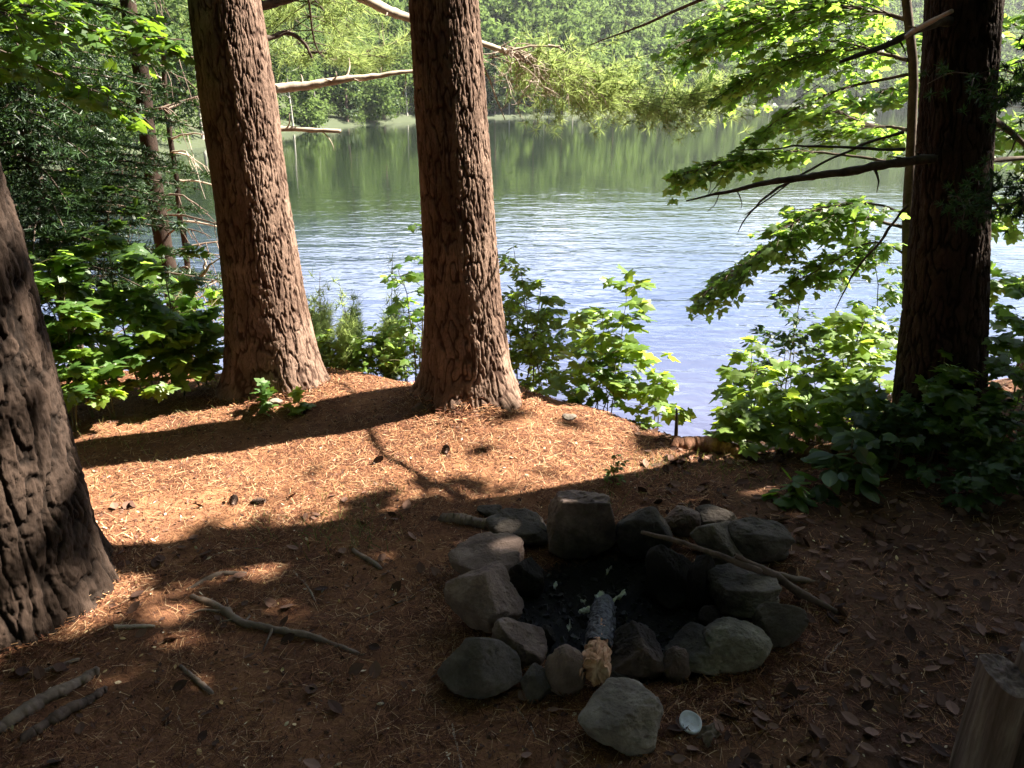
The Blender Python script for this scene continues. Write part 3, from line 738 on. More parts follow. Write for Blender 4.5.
# ------------------------------------------------------------------ left side: spruce, maple sprays, dead tree, saplings
b = at_y(66, 300, 4.75); b[2] = float(height(b[0], b[1]))
t = thing('spruce_tree', 'dark young spruce with layered drooping boughs on the left bank', 'spruce tree', b)
r_ = np.random.default_rng(41); sb, lb = MB(), MB(); Hs = 4.6
sb.tube(wiggle(r_, smooth_path([b-[0, 0, .2], b+[0, 0, Hs]], 14), .03), np.linspace(.06, .008, 14), 8)
for k in range(270):
    z = .55+(Hs-.7)*(k+r_.random())/270; a = k*2.399+r_.normal()*.3; ln = (1.02-z/Hs*.55)*1.2*(.7+.4*r_.random())
    d = np.array([math.cos(a), math.sin(a), 0]); c0 = b+[0, 0, z]
    P = smooth_path([c0, c0+d*ln*.5+[0, 0, -.04], c0+d*ln+[0, 0, -.16*ln]], 12); sb.tube(P, np.linspace(.010, .002, 12), 4, cap=False)
    lat = np.cross(d, [0, 0, 1])
    for j in range(24):
        u = .12+.88*(j+r_.random())/24; o0 = P[min(int(u*11), 11)]; sd = 1 if j % 2 else -1
        l2 = ln*.38*(1.1-u*.85)*(.6+.6*r_.random()); dd = unit(d*.8+lat*sd*(.9 if u < .95 else .1)+[0, 0, -.18+r_.normal()*.1])
        n = max(6, int(l2/.0065)); uu = r_.random(n)
        cpos = o0+dd*(uu*l2)[:, None]; nd_ = unit(dd*.75+r_.normal(size=(n, 3))*.6); y = unit(np.cross(r_.normal(size=(n, 3)), nd_)); zz = np.cross(nd_, y)
        lb.stamp(BLADE_V, BLADE_F, np.stack([nd_*.040, y*.0075, zz*.03], -1), cpos, .5*r_.random(n)+.5*(u > .8))
sb.build('trunk', M_TWIG, t); lb.build('crown', M_NEEDLE, t, smooth=False)

def leafy_boughs(name, label, cat, base, topz, trunk_r, sprays, leafmat_, seed, leaf=.08, trunk_pts=None, tint=(0, 1), tmat=None):
    """a tree whose boughs reach into the picture: trunk > boughs with leaves"""
    r_ = np.random.default_rng(seed); t = thing(name, label, cat, base)
    sb, lb, tb = MB(), MB(), MB()
    tp = trunk_pts if trunk_pts is not None else [np.asarray(base)-[0, 0, .2], np.asarray(base)+[0, 0, topz*.5], np.asarray(base)+[0, 0, topz]]
    tb.tube(wiggle(r_, smooth_path(tp, 30), .02), np.linspace(trunk_r, trunk_r*.55, 30), 10)
    for (pts, r0, n, sp, kw) in sprays:
        spray(sb, lb, r_, pts, r0, leaf, n, spread=sp, **kw)
    tb.build('trunk', tmat or M_TWIG, t); sb.build('branch', M_TWIG, t); lb.build('leaves', leafmat_, t, smooth=False)
    return t
b = gpt(-3.6, 3.3)
leafy_boughs('maple_tree', 'leafy maple whose low boughs hang over the spruce at the upper left', 'maple tree', b, 5, .07, [
    ([b+[0, 0, 2.5], at_y(40, 20, 3.7), at_y(120, 35, 3.7), at_y(185, 40, 3.75)], .012, 459, .5, dict(start=.3)),
    ([b+[0, 0, 2.3], at_y(20, 60, 3.5), at_y(90, 90, 3.5), at_y(130, 105, 3.5)], .011, 405, .45, dict(start=.3)),
    ([b+[0, 0, 2.8], at_y(20, -10, 3.7), at_y(90, 5, 3.8), at_y(160, 20, 3.9)], .012, 459, .5, dict(start=.3)),
    ], M_MAPLE, 51, leaf=.06)

# two thin dead trees on the bank behind the spruce
def dead_tree(label, rows, Y, seed, ntw, pale):
    r_ = np.random.default_rng(seed); pts = [at_y(x, y, Y) for (x, y) in rows]; b = pts[0].copy(); g_ = gpt(b[0], Y); pts = [g_-[0, 0, .2]]+pts+[pts[-1]+(pts[-1]-pts[-2])*(.2 if pale else 2.0)]
    t = thing('dead_tree', label, 'dead tree', g_, None); tb, sb = MB(), MB()
    P = smooth_path(pts, 30); tb.tube(wiggle(r_, P, .03), np.linspace(.085, .05, 30)*(.42 if pale else .95), 10)
    for k in range(ntw):
        i = r_.integers(6, 28); a = r_.uniform(-.9, .9)+(0 if r_.random() < .6 else math.pi); ln = r_.uniform(.3, 1.1)
        e1 = P[i]+np.array([math.cos(a), math.sin(a)*.7, r_.normal()*.2-.1])*ln; m_ = (P[i]+e1)/2+[0, 0, .06]
        Q = wiggle(r_, smooth_path([P[i], m_, e1], 9), .03); sb.tube(Q, np.linspace(.011, .003, 9), 5, cap=False)
        for j in range(4):
            q0 = Q[r_.integers(3, 9)]; q1 = q0+np.array([math.cos(a)*.6, r_.normal()*.5, -.5-r_.random()])*r_.uniform(.1, .4)
            sb.tube(wiggle(r_, smooth_path([q0, q1], 5), .015), np.linspace(.004, .0015, 5), 4, cap=False)
    tb.build('trunk', M_SHADEBARK, t); sb.build('twig', M_PALEWOOD if pale else M_GREYWOOD, t)
dead_tree('thin dark dead tree with bare twigs rising above the spruce', [(152, 152), (146, 90), (128, 0)], 6.4, 61, 26, False)
dead_tree('short thin grey dead tree with bare twigs just left of the sunlit pine', [(172, 160), (166, 110), (164, 60)], 7.6, 62, 18, True)

# pale dead boughs lying over the water's edge
def fallen(label, polys, Y, seed, mat=M_PALEWOOD, r=.014):
    r_ = np.random.default_rng(seed); P0 = [at_y(x, y, Y) for (x, y) in polys[0]]; b = gpt(P0[0][0], P0[0][1]); mb = MB()
    for k, pl in enumerate(polys):
        P = smooth_path([at_y(x, y, Y+.1*k) for (x, y) in pl], 14); 
        if k == 0: P = np.concatenate([[np.array([P[0][0], P[0][1], b[2]-.02])], P])
        mb.tube(wiggle(r_, P, .03), np.linspace(r if k == 0 else r*.6, .003, len(P)), 6)
    o = mb.build('fallen_branch', mat, origin=b); tag(o, label, 'branch')
fallen('pale bare dead branch reaching up left of the sunlit pine base', [[(190, 290), (205, 272), (222, 255)], [(196, 282), (212, 280), (228, 272)], [(203, 275), (206, 262), (202, 252)]], 5.0, 71, r=.02)
fallen('thin pale dead twigs over the water right of the left pine', [[(298, 352), (320, 332), (345, 323)], [(305, 340), (325, 337), (348, 328)], [(310, 345), (330, 330), (340, 336)]], 5.2, 72, r=.011)

def gp(px, py): return ground(px, py)
SG = 'leafy saplings along the left bank'
for i, (x, Yw, h, n, lab, mt, sp) in enumerate([
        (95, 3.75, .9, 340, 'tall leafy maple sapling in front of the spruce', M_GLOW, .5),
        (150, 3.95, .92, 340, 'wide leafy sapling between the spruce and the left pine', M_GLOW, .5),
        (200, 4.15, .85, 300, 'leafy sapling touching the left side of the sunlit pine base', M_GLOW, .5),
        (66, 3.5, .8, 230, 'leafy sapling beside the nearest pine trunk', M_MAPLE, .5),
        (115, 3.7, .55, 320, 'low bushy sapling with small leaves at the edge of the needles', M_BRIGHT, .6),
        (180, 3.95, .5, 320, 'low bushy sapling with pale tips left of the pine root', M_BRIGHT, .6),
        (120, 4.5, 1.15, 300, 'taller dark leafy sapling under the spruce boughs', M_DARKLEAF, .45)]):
    p_ = at_y(x, 400, Yw); sapling('maple_sapling', lab, 'sapling', gpt(p_[0], Yw), h, 10, .068 if i != 4 else .05, int(n*2.1), mt, 300+i, spread=sp, stems=2, group=None)
p_ = gp(268, 408); sapling('maple_seedling', 'small maple seedling with few leaves in front of the left pine base', 'seedling', p_, .14, 3, .055, 12, M_MAPLE, 320, spread=.6, r0=.003)
p_ = gp(300, 410); sapling('maple_seedling', 'tiny bright seedling right of the left pine root', 'seedling', p_, .10, 3, .055, 12, M_BRIGHT, 321, spread=.7, r0=.003)

# low growth between the two trunks
for i, (x, Yw, h, lab) in enumerate([(352, 4.7, .30, 'low bushy young pine between the two big trunks'), (392, 4.75, .30, 'low bushy young pine close to the left side of the middle trunk'), (322, 4.85, .28, 'low bushy young pine just right of the left trunk')]):
    p_ = at_y(x, 400, Yw); b = gpt(p_[0], Yw); t = thing('young_pine', lab, 'young pine', b)
    needle_bough(t, [b-[0, 0, .03], b+[0, 0, h*.5], b+[.02, 0, h]], .008, 700, .26, 340+i, M_PINE, name='stem', nl=.06, per=14, wd=.0045, vert=.12)
for i, (x, Yw, h, lab) in enumerate([(340, 4.6, .30, 'low bright bush between the two big trunks, nearer the left one'), (375, 4.55, .30, 'low bright bush in the middle between the two big trunks'), (405, 4.6, .42, 'small bright bush at the left foot of the middle trunk')]):
    p_ = at_y(x, 400, Yw); sapling('bush', lab, 'bush', gpt(p_[0], Yw), h, 9, .05, 420, M_BRIGHT, 345+i, spread=.55, stems=4, shape='oval', r0=.004)

# around the middle pine
p_ = at_y(418, 400, 4.55); sapling('maple_sapling', 'slender bright sapling showing at the left edge of the middle trunk', 'sapling', gpt(p_[0], 4.55), 1.30, 12, .06, 260, M_GLOW, 350, spread=.22, stems=2)
p_ = at_y(540, 400, 4.75); sapling('bush', 'dense leafy bush right behind the middle trunk', 'bush', gpt(p_[0], 4.75), 1.08, 13, .05, 2000, M_BRIGHT, 351, spread=.36, stems=4, shape='oval')
p_ = at_y(520, 400, 4.6); sapling('bush', 'narrow leafy bush hugging the right side of the middle trunk', 'bush', gpt(p_[0], 4.6), 1.05, 10, .05, 1100, M_BRIGHT, 352, spread=.3, stems=3, shape='oval')
p_ = at_y(598, 428, 4.05); p_ = gpt(p_[0], 4.05); sapling('maple_sapling', 'bright yellow-green maple sapling leaning over the water right of the middle trunk', 'sapling', p_, .88, 11, .082, 190, M_BRIGHT, 353, spread=.40, stems=3, lean=(.10, .05), r0=.004)
p_ = at_y(655, 425, 3.75); sapling('maple_sapling', 'low leafy sapling on the bank edge beside the dark broken stick', 'sapling', gpt(p_[0], 3.75), .36, 7, .06, 130, M_BRIGHT, 354, spread=.6, stems=2, r0=.004)
p_ = at_y(610, 425, 3.9); sapling('maple_sapling', 'low leafy sapling behind the yellow-green sapling', 'sapling', gpt(p_[0], 3.9), .40, 7, .06, 130, M_MAPLE, 355, spread=.6, stems=2, r0=.004)
p_ = gp(614, 484); sapling('seedling', 'small shrubby seedling on the sunlit needles behind the fire ring', 'seedling', p_, .13, 6, .022, 60, M_MAPLE, 356, spread=.4, r0=.003, shape='oval', stems=2)

# right side
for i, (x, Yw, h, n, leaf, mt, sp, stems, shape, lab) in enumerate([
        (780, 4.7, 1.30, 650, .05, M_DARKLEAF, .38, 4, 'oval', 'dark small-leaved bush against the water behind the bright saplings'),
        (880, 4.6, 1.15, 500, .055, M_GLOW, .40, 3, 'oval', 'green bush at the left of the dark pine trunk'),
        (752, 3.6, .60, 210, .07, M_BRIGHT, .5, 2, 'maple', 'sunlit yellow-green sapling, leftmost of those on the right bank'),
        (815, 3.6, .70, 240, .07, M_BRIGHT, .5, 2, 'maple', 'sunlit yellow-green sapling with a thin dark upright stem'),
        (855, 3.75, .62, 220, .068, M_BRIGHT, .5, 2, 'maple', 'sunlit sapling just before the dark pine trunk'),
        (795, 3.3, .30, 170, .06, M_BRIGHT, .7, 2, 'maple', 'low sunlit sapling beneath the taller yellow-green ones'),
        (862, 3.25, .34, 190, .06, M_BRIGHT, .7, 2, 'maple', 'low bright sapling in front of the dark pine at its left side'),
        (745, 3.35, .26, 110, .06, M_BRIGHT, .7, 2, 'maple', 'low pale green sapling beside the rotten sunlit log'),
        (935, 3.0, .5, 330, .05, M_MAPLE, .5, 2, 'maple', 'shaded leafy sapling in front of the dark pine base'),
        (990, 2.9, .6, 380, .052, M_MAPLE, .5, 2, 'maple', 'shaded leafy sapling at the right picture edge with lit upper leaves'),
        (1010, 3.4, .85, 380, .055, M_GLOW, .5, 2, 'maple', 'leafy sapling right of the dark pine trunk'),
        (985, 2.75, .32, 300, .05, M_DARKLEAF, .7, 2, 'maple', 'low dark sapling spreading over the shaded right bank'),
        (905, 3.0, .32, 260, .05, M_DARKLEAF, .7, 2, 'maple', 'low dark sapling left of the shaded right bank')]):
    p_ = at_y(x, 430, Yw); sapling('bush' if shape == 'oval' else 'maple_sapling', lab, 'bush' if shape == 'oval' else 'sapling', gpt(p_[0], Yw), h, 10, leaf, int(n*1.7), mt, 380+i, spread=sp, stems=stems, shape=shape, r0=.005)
p_ = at_y(845, 440, 2.85); sapling('broadleaf_plant', 'low plant with a few very large drooping round leaves in shade', 'plant', gpt(p_[0], 2.85), .26, 4, .10, 9, M_DARKLEAF, 395, spread=.6, stems=2, shape='oval', r0=.004, tilt=.5)
p_ = at_y(795, 470, 2.75); sapling('broadleaf_plant', 'low plant with broad pale green leaves near the ground right of the log', 'plant', gpt(p_[0], 2.75), .10, 3, .09, 6, M_MAPLE, 396, spread=.8, stems=1, shape='oval', r0=.003)

# slim maple before the right pine, its boughs reaching over the water
b = at_y(905, 400, 5.85); b[2] = float(height(b[0], 4.6)); YM = 4.6
stem = [b-[0, 0, .1], at_y(906, 300, YM), at_y(906, 200, YM), at_y(912, 100, YM), at_y(905, 0, YM)]; stem.append(stem[-1]+(stem[-1]-stem[-2])*2)
A = lambda y, x=907: at_y(x, y, YM)
t = leafy_boughs('maple_tree', 'slim dark-stemmed maple before the right pine, its boughs over the water', 'maple tree', b, 4, .036, [
    ([A(75), at_y(830, 95, 4.75), at_y(770, 125, 4.85), at_y(735, 155, 4.95)], 0.0104, 226, 0.29, dict(start=.3)),
    ([A(20), at_y(850, 8, 4.85), at_y(770, 15, 5.15), at_y(690, 42, 5.35)], 0.0130, 1244, 0.72, dict(start=.1)),
    ([A(-20), at_y(840, -15, 4.95), at_y(760, -5, 5.25), at_y(705, 20, 5.45)], 0.0130, 904, 0.65, dict(start=.1)),
    ([A(60), at_y(850, 50, 4.95), at_y(790, 60, 5.15), at_y(735, 85, 5.35)], 0.0117, 867, 0.59, dict(start=.15)),
    ([A(130), at_y(860, 120, 5.05), at_y(830, 110, 5.25), at_y(790, 120, 5.45)], 0.0104, 640, 0.52, dict(start=.2)),
    ([A(165), at_y(840, 155, 4.65), at_y(760, 155, 4.75), at_y(672, 175, 4.85)], 0.0104, 565, 0.36, dict(start=.4)),
    ([A(228), at_y(850, 215, 4.65), at_y(780, 240, 4.75), at_y(700, 296, 4.85)], 0.0117, 904, 0.47, dict(start=.15)),
    ([A(215), at_y(865, 205, 4.55), at_y(820, 210, 4.55), at_y(770, 235, 4.55)], 0.0091, 490, 0.39, dict(start=.2)),
    ([A(255), at_y(870, 245, 4.55), at_y(830, 265, 4.45), at_y(790, 285, 4.45)], 0.0078, 339, 0.33, dict(start=.2)),
    ], M_GLOW, 401, leaf=.058, trunk_pts=stem)
# boughs of sunlit leaves farther back, behind the right pine
b = gpt(4.2, 5.9)
leafy_boughs('maple_tree', 'sunlit maple behind the right pine, leaves glowing yellow-green', 'maple tree', b, 5, .05, [
    ([b+[0, 0, 2.0], at_y(1000, 70, 5.8), at_y(930, 80, 5.7), at_y(850, 100, 5.6)], .010, 660, .5, dict(start=.05)),
    ([b+[0, 0, 2.2], at_y(1000, 20, 5.8), at_y(930, 30, 5.7), at_y(870, 40, 5.6)], .010, 520, .5, dict(start=.05)),
    ([b+[0, 0, 1.7], at_y(1010, 130, 5.8), at_y(950, 140, 5.7), at_y(880, 140, 5.6)], .010, 560, .5, dict(start=.05)),
    ([b+[0, 0, 1.3], at_y(1030, 200, 5.7), at_y(1000, 210, 5.6), at_y(960, 230, 5.5)], .009, 340, .4, dict(start=.05)),
    ([b+[0, 0, .9], at_y(1030, 280, 5.6), at_y(1000, 280, 5.5), at_y(970, 300, 5.4)], .008, 240, .35, dict(start=.05)),
    ], M_GLOW, 402, leaf=.08, tint=(0, 1))
# dead limbs of the right pine
rng = np.random.default_rng(8)
a = axis_at_px(axR, 155, 3.3)
limb(pineR, [a, at_y(905, 162, 3.15), at_y(840, 172, 3.15), at_y(765, 182, 3.15), at_y(725, 192, 3.15), at_y(686, 201, 3.15)], [.022, .02, .017, .014, .009, .003], M_TWIG, 30, .015)
a = axis_at_px(axR, 20, 3.3)
limb(pineR, [a, at_y(915, 30, 3.05), at_y(880, 48, 3.0), at_y(840, 62, 2.95)], [.02, .017, .013, .006], M_TWIG, 14, .01)
limb(pineR, [at_y(905, 38, 3.03), at_y(930, 22, 2.85), at_y(952, 11, 2.75)], [.008, .010, .007], M_PALEWOOD, 8, .004)
limb(pineR, [axis_at_px(axR, -30, 3.3), at_y(780, -30, 3.9), at_y(690, 6, 4.3), at_y(640, 27, 4.5), at_y(590, 45, 4.6)], [.02, .015, .011, .008, .003], M_TWIG, 24, .02)
limb(pineR, [axis_at_px(axR, 125, 3.3), at_y(1000, 125, 3.7), at_y(1030, 150, 3.8)], [.02, .018, .012], M_TWIG, 10, .01)
limb(pineR, [axis_at_px(axR, 165, 3.3), at_y(1000, 160, 3.7), at_y(1035, 158, 3.8)], [.015, .013, .010], M_TWIG, 10, .01)
for (pa, pb, pc) in (((905, 130), (830, 160), (745, 215)), ((908, 205), (860, 265), (835, 310)), ((905, 150), (800, 145), (740, 150)), ((790, 182), (760, 205), (738, 232))):
    limb(pineR, [at_y(*pa, 3.15), at_y(*pb, 3.15), at_y(*pc, 3.2)], [.007, .005, .002], M_TWIG, 14, .015, name='twig', seg=5)
# dark hemlock boughs poking in at the right edge
b = gpt(3.2, 2.2)
t = thing('hemlock_tree', 'dark hemlock at the right edge with flat needle boughs poking in', 'hemlock tree', b); tb = MB(); tb.tube(smooth_path([b-[0, 0, .2], b+[0, 0, 3], b+[0, 0, 6]], 12), np.linspace(.09, .03, 12), 10); tb.build('trunk', M_SHADEBARK, t)
for i, pl in enumerate(([(1100, 30), (1020, 62), (975, 75)], [(1100, 60), (1030, 90), (1000, 100)], [(1110, 170), (1030, 200), (965, 210)], [(1110, 200), (1030, 190), (990, 185)])):
    needle_bough(t, [b+[0, 0, 2.2-.3*i]]+[at_y(x, y, 2.35) for (x, y) in pl], .006, 330, .16, 420+i, M_NEEDLE, nl=.022, per=22, wd=.004, vert=.03)

# ------------------------------------------------------------------ fire ring stones
import bmesh
_bm = bmesh.new(); bmesh.ops.create_icosphere(_bm, subdivisions=6, radius=1.0)
ICO_V = np.array([v.co[:] for v in _bm.verts]); ICO_F = np.array([[v.index for v in f.verts] for f in _bm.faces]); _bm.free()
def stonemat(name, lo, mid, hi, spots=None):
    m = surf(name, [(0.3, lo), (0.5, mid), (0.72, hi)], (1, 1, 1), 11, 9, 0.92, 0.9, 0.012, 130, 0.15, spots)
    # soot from the fires on whatever lies close to the ashes
    nt = m.node_tree; pr = next(n for n in nt.nodes if n.type == 'BSDF_PRINCIPLED'); src = pr.inputs['Base Color'].links[0].from_socket
    ge = nt.nodes.new("ShaderNodeNewGeometry"); mp = nt.nodes.new("ShaderNodeMapping"); mp.inputs['Location'].default_value = (-PIT[0], -PIT[1]*1.12, 0); mp.inputs['Scale'].default_value = (1, 1.12, .35)
    nt.links.new(ge.outputs['Position'], mp.inputs[0]); ln = nd(nt, "ShaderNodeVectorMath", operation='LENGTH'); nt.links.new(mp.outputs[0], ln.inputs[0])
    nz = noise(nt, ge.outputs['Position'], 14, 5, .6); ad = nd(nt, "ShaderNodeMath", operation='MULTIPLY_ADD'); nt.links.new(nz.outputs[0], ad.inputs[0]); ad.inputs[1].default_value = .16; nt.links.new(ln.outputs['Value'], ad.inputs[2])
    mr = nd(nt, "ShaderNodeMapRange"); mr.inputs[1].default_value = .40; mr.inputs[2].default_value = .53; mr.inputs[3].default_value = .88; mr.inputs[4].default_value = 0.0; nt.links.new(ad.outputs[0], mr.inputs[0])
    nt.links.new(mix(nt, mr.outputs[0], src, (0.014, 0.012, 0.012)), pr.inputs['Base Color'])
    return m
M_STONE = {
    'grey': stonemat('grey_stone', (0.10, 0.080, 0.066), (0.175, 0.145, 0.120), (0.30, 0.255, 0.215), (14, 0.62, (0.09, 0.085, 0.06))),
    'pink': stonemat('pinkish_stone', (0.10, 0.07, 0.06), (0.17, 0.12, 0.10), (0.27, 0.20, 0.175)),
    'dark': stonemat('dark_stone', (0.045, 0.037, 0.032), (0.085, 0.07, 0.06), (0.15, 0.125, 0.11)),
    'soot': stonemat('sooty_stone', (0.02, 0.017, 0.016), (0.055, 0.042, 0.036), (0.13, 0.095, 0.08), (7, 0.60, (0.26, 0.15, 0.11))),
    'green': stonemat('lichen_stone', (0.085, 0.075, 0.055), (0.15, 0.132, 0.098), (0.27, 0.245, 0.19), (11, 0.58, (0.10, 0.105, 0.06))),
}
def stone(box, label, kind, seed, base=None, planes=(), p=9, ny=0.85, rot=0.0, sink=0.18, rough=1.0, facets=9, name='fire_ring_stone', cat='stone', group='stones of the fire ring'):
    """box: where the stone shows in the photograph; it gets its own ground contact, size and thickness."""
    x0, y0, x1, y1 = box; ex, ey = .015*(x1-x0), .015*(y1-y0); x0 -= ex; x1 += ex; y0 -= ey; y1 += ey; r_ = np.random.default_rng(seed)
    cxp, cyp = (x0+x1)/2, (y0+y1)/2
    hz = 0.08
    for _ in range(12):
        zc = (base if base is not None else float(height(*gr[:2])) if _ else 0.0)+hz*(1-sink)
        c_ = on_z(cxp, cyp, zc); gr = c_
        dp = depth(c_); rx_ = 0.5*(x1-x0)*dp/F_PX
        vd = c_-CAM; el = math.atan2(-vd[2], math.hypot(vd[0], vd[1]))
        hp = 0.5*(y1-y0)*dp/F_PX
        ry_ = min(ny*rx_, .7*hp/math.sin(el)); hz = min(1.22*(hp-.8*ry_*math.sin(el))/math.cos(el), 1.3*rx_+.05)
    u = ICO_V
    gi = np.arange(14); gz_ = 1-2*(gi+.5)/14; ga = gi*2.39996+r_.random()*6.28; gr_ = np.sqrt(1-gz_**2)
    N = unit(np.stack([gr_*np.cos(ga), gr_*np.sin(ga), gz_], -1)+r_.normal(size=(14, 3))*.32); D = r_.uniform(.66, 1.0, 14)
    if facets < 6: D = r_.uniform(.88, 1.0, 14); p = 9
    if len(planes):
        pn = unit(np.array([q[:3] for q in planes], float)); N = np.concatenate([N, pn]); D = np.concatenate([D, [q[3]*.88 for q in planes]])
    pw = 2.1*p
    t_ = np.maximum(u@N.T, 0)/D
    rad_ = 1.0/((t_**pw).sum(1)+(1/1.12)**pw)**(1.0/pw)
    V = u*rad_[:, None]; V = V-(V.max(0)+V.min(0))/2; V = V/((V.max(0)-V.min(0))/2)
    s0 = seed*1.7
    chip = fbm(V[:, 0]*3.2+s0, V[:, 1]*3.2, V[:, 2]*3.2, 3, seed+8)
    nz = 0.06*fbm(V[:, 0]*1.6+s0, V[:, 1]*1.6, V[:, 2]*1.6, 2, seed)-0.05*sstep(.1, .5, chip)+0.026*fbm(V[:, 0]*7+s0, V[:, 1]*7, V[:, 2]*7, 4, seed+3)
    V = V*(1+nz*rough)[:, None]
    V = V*np.array([rx_, ry_, hz])
    if rot: 
        ca, sa = math.cos(rot), math.sin(rot); V = V@np.array([[ca, sa, 0], [-sa, ca, 0], [0, 0, 1]])
    mb = MB(); mb.add(V+c_, ICO_F); b0 = c_.copy(); b0[2] -= hz
    o = mb.build(name, M_STONE[kind], origin=b0); tag(o, label, cat, group); return o, c_, (rx_, ry_, hz)
TOP = (0, 0, 1)
st = stone
st((487, 507, 550, 553), 'dark jagged stone at the back left of the fire ring, beside the short cut branch', 'dark', 1, planes=[(.1, -.2, 1, .6)])
st((549, 486, 616, 556), 'largest blocky stone at the back of the fire ring with a pale slanting top', 'pink', 2, planes=[(0, .25, 1, .62), (0, -1, .12, .62), (1, 0, .2, .75), (-1, 0, .25, .7)], p=16)
st((615, 502, 672, 556), 'dark rounded stone at the back, just right of the largest block', 'dark', 3, planes=[(0, -1, .1, .7)])
st((664, 504, 699, 538), 'small pale-topped stone at the back between the rounded stone and the leaning slab', 'pink', 4)
st((698, 505, 737, 532), 'low dark stone farthest back, behind the leaning slab', 'dark', 5)
st((724, 515, 787, 566), 'dark lumpy stone at the far right of the ring behind the long sticks', 'dark', 6, planes=[(.2, 0, 1, .7)])
st((688, 513, 750, 570), 'long grey slab leaning back under the long stick', 'grey', 7, planes=[(.65, -.3, .65, .38), (-.65, .3, -.65, .5), (-.5, -.8, .1, .7)], p=14)
st((688, 556, 718, 612), 'soot-black upright slab on the inner right wall of the ring', 'soot', 8, planes=[(-.8, -.4, .3, .6)])
st((645, 545, 692, 603), 'sooty inner stone with a reddish burnt patch facing the ashes', 'soot', 9, planes=[(-.3, -.9, .3, .6)])
st((709, 568, 776, 620), 'flat-topped grey stone under the crossing sticks on the right', 'grey', 10, planes=[(0, 0, 1, .5), (-.1, -1, .2, .7), (1, -.1, 0, .8)], p=18)
st((756, 602, 802, 652), 'half-buried dull reddish stone outside the ring on the right', 'dark', 11, planes=[(-.3, -.5, .8, .6)])
st((704, 617, 770, 674), 'smooth round greenish stone at the front right', 'green', 12, facets=4, p=6)
st((662, 627, 729, 680), 'greenish stone with a pale top left of the round one at the front right', 'green', 13, planes=[(-.5, -.2, .85, .62), (.5, 0, .86, .75)], p=9)
st((664, 646, 691, 684), 'small egg-like stone squeezed in at the front right', 'pink', 14, facets=3, p=5)
st((610, 624, 666, 686), 'pinkish angular stone right of the burnt log', 'pink', 15, planes=[(-.55, -.2, .8, .6), (.7, -.1, .7, .6), (.1, -1, .1, .72)], p=12)
st((578, 684, 663, 747), 'flat-topped grey stone lying foremost outside the ring', 'grey', 16, planes=[(-.25, -.15, .95, .55), (.35, -.75, .55, .62), (0, -1, 0, .8)], p=14)
st((544, 645, 586, 698), 'rounded brown stone left of the burnt log end', 'pink', 17, facets=5, p=7)
st((535, 623, 556, 650), 'small dark stone wedged behind the front left stones', 'dark', 18)
st((441, 627, 521, 698), 'big dark half-buried stone at the lower left of the ring', 'dark', 19, planes=[(.6, -.4, .6, .6), (-.5, -.5, .6, .7)])
st((492, 612, 547, 669), 'tilted stone with a reddish upper face at the front left', 'pink', 20, planes=[(.45, -.2, .85, .55), (-.3, -.9, .3, .75)], p=12)
st((446, 564, 523, 630), 'tall wedge stone with a ridge and a paler right face on the left', 'pink', 21, planes=[(.75, -.2, .6, .48), (-.5, -.6, .6, .6), (-.3, .3, .9, .75)], p=14, base=0.02)
st((451, 538, 524, 590), 'broad flat purplish slab at the left back of the ring', 'pink', 22, planes=[(-.1, -.1, 1, .5), (1, -.2, .1, .8)], p=14)
st((507, 557, 544, 600), 'small black stone inside the ring on the left', 'soot', 23)
st((520, 665, 556, 705), 'low dark stone at the foot of the front left stones', 'dark', 24, sink=.4)
st((655, 575, 700, 612), 'soot-black lump low inside the ring under the burnt-patch stone', 'soot', 25, sink=.5)
st((699, 606, 727, 634), 'small dull reddish stone between the flat-topped one and the round one', 'pink', 31)
st((606, 668, 630, 692), 'small dark stone beneath the raw end of the burnt log', 'dark', 32, sink=.4)
st((477, 502, 502, 517), 'small loose dark stone behind the cut branch', 'dark', 26, group=None, name='loose_stone')
st((268, 398, 282, 406), 'small grey stone on the needles by the left pine root', 'grey', 27, group=None, name='loose_stone')
st((562, 413, 577, 421), 'small pale stone near the middle pine root', 'grey', 28, group=None, name='loose_stone')

# ------------------------------------------------------------------ wood in and around the ring
M_CHAR = surf('charred_wood', [(0.35, (0.008, 0.008, 0.011)), (0.6, (0.022, 0.023, 0.032)), (0.8, (0.07, 0.072, 0.095))], (1, 1, .6), 16, 6, .55, 1.0, .012, 90, .45)
M_RAW = surf('raw_split_wood', [(0.3, (0.17, 0.08, 0.045)), (0.5, (0.42, 0.22, 0.12)), (0.75, (0.64, 0.45, 0.31))], (1, 1, 1), 22, 6, .8, .6, .006, 80, .2)
M_PAPER = surf('pale_scrap', [(0.3, (0.66, 0.68, 0.62)), (0.7, (0.84, 0.85, 0.80))], (1, 1, 1), 20, 4, .8, .2, .002, 60, .3)
rng = np.random.default_rng(15)
A0 = ground(601, 612)+[0, 0, .035]; A1 = ground(596, 690)+[0, 0, .12]
A1 = on_z(595, 672, .09); A0 = on_z(604, 606, .02)
dv = A1-A0; Lg = np.linalg.norm(dv); dv = dv/Lg; sx = unit(np.cross(dv, [0, 0, 1])); sz = np.cross(sx, dv)
lg = thing('burnt_log', 'half-burnt log lying in the ashes, blue-black with a raw orange broken end', 'log', A0)
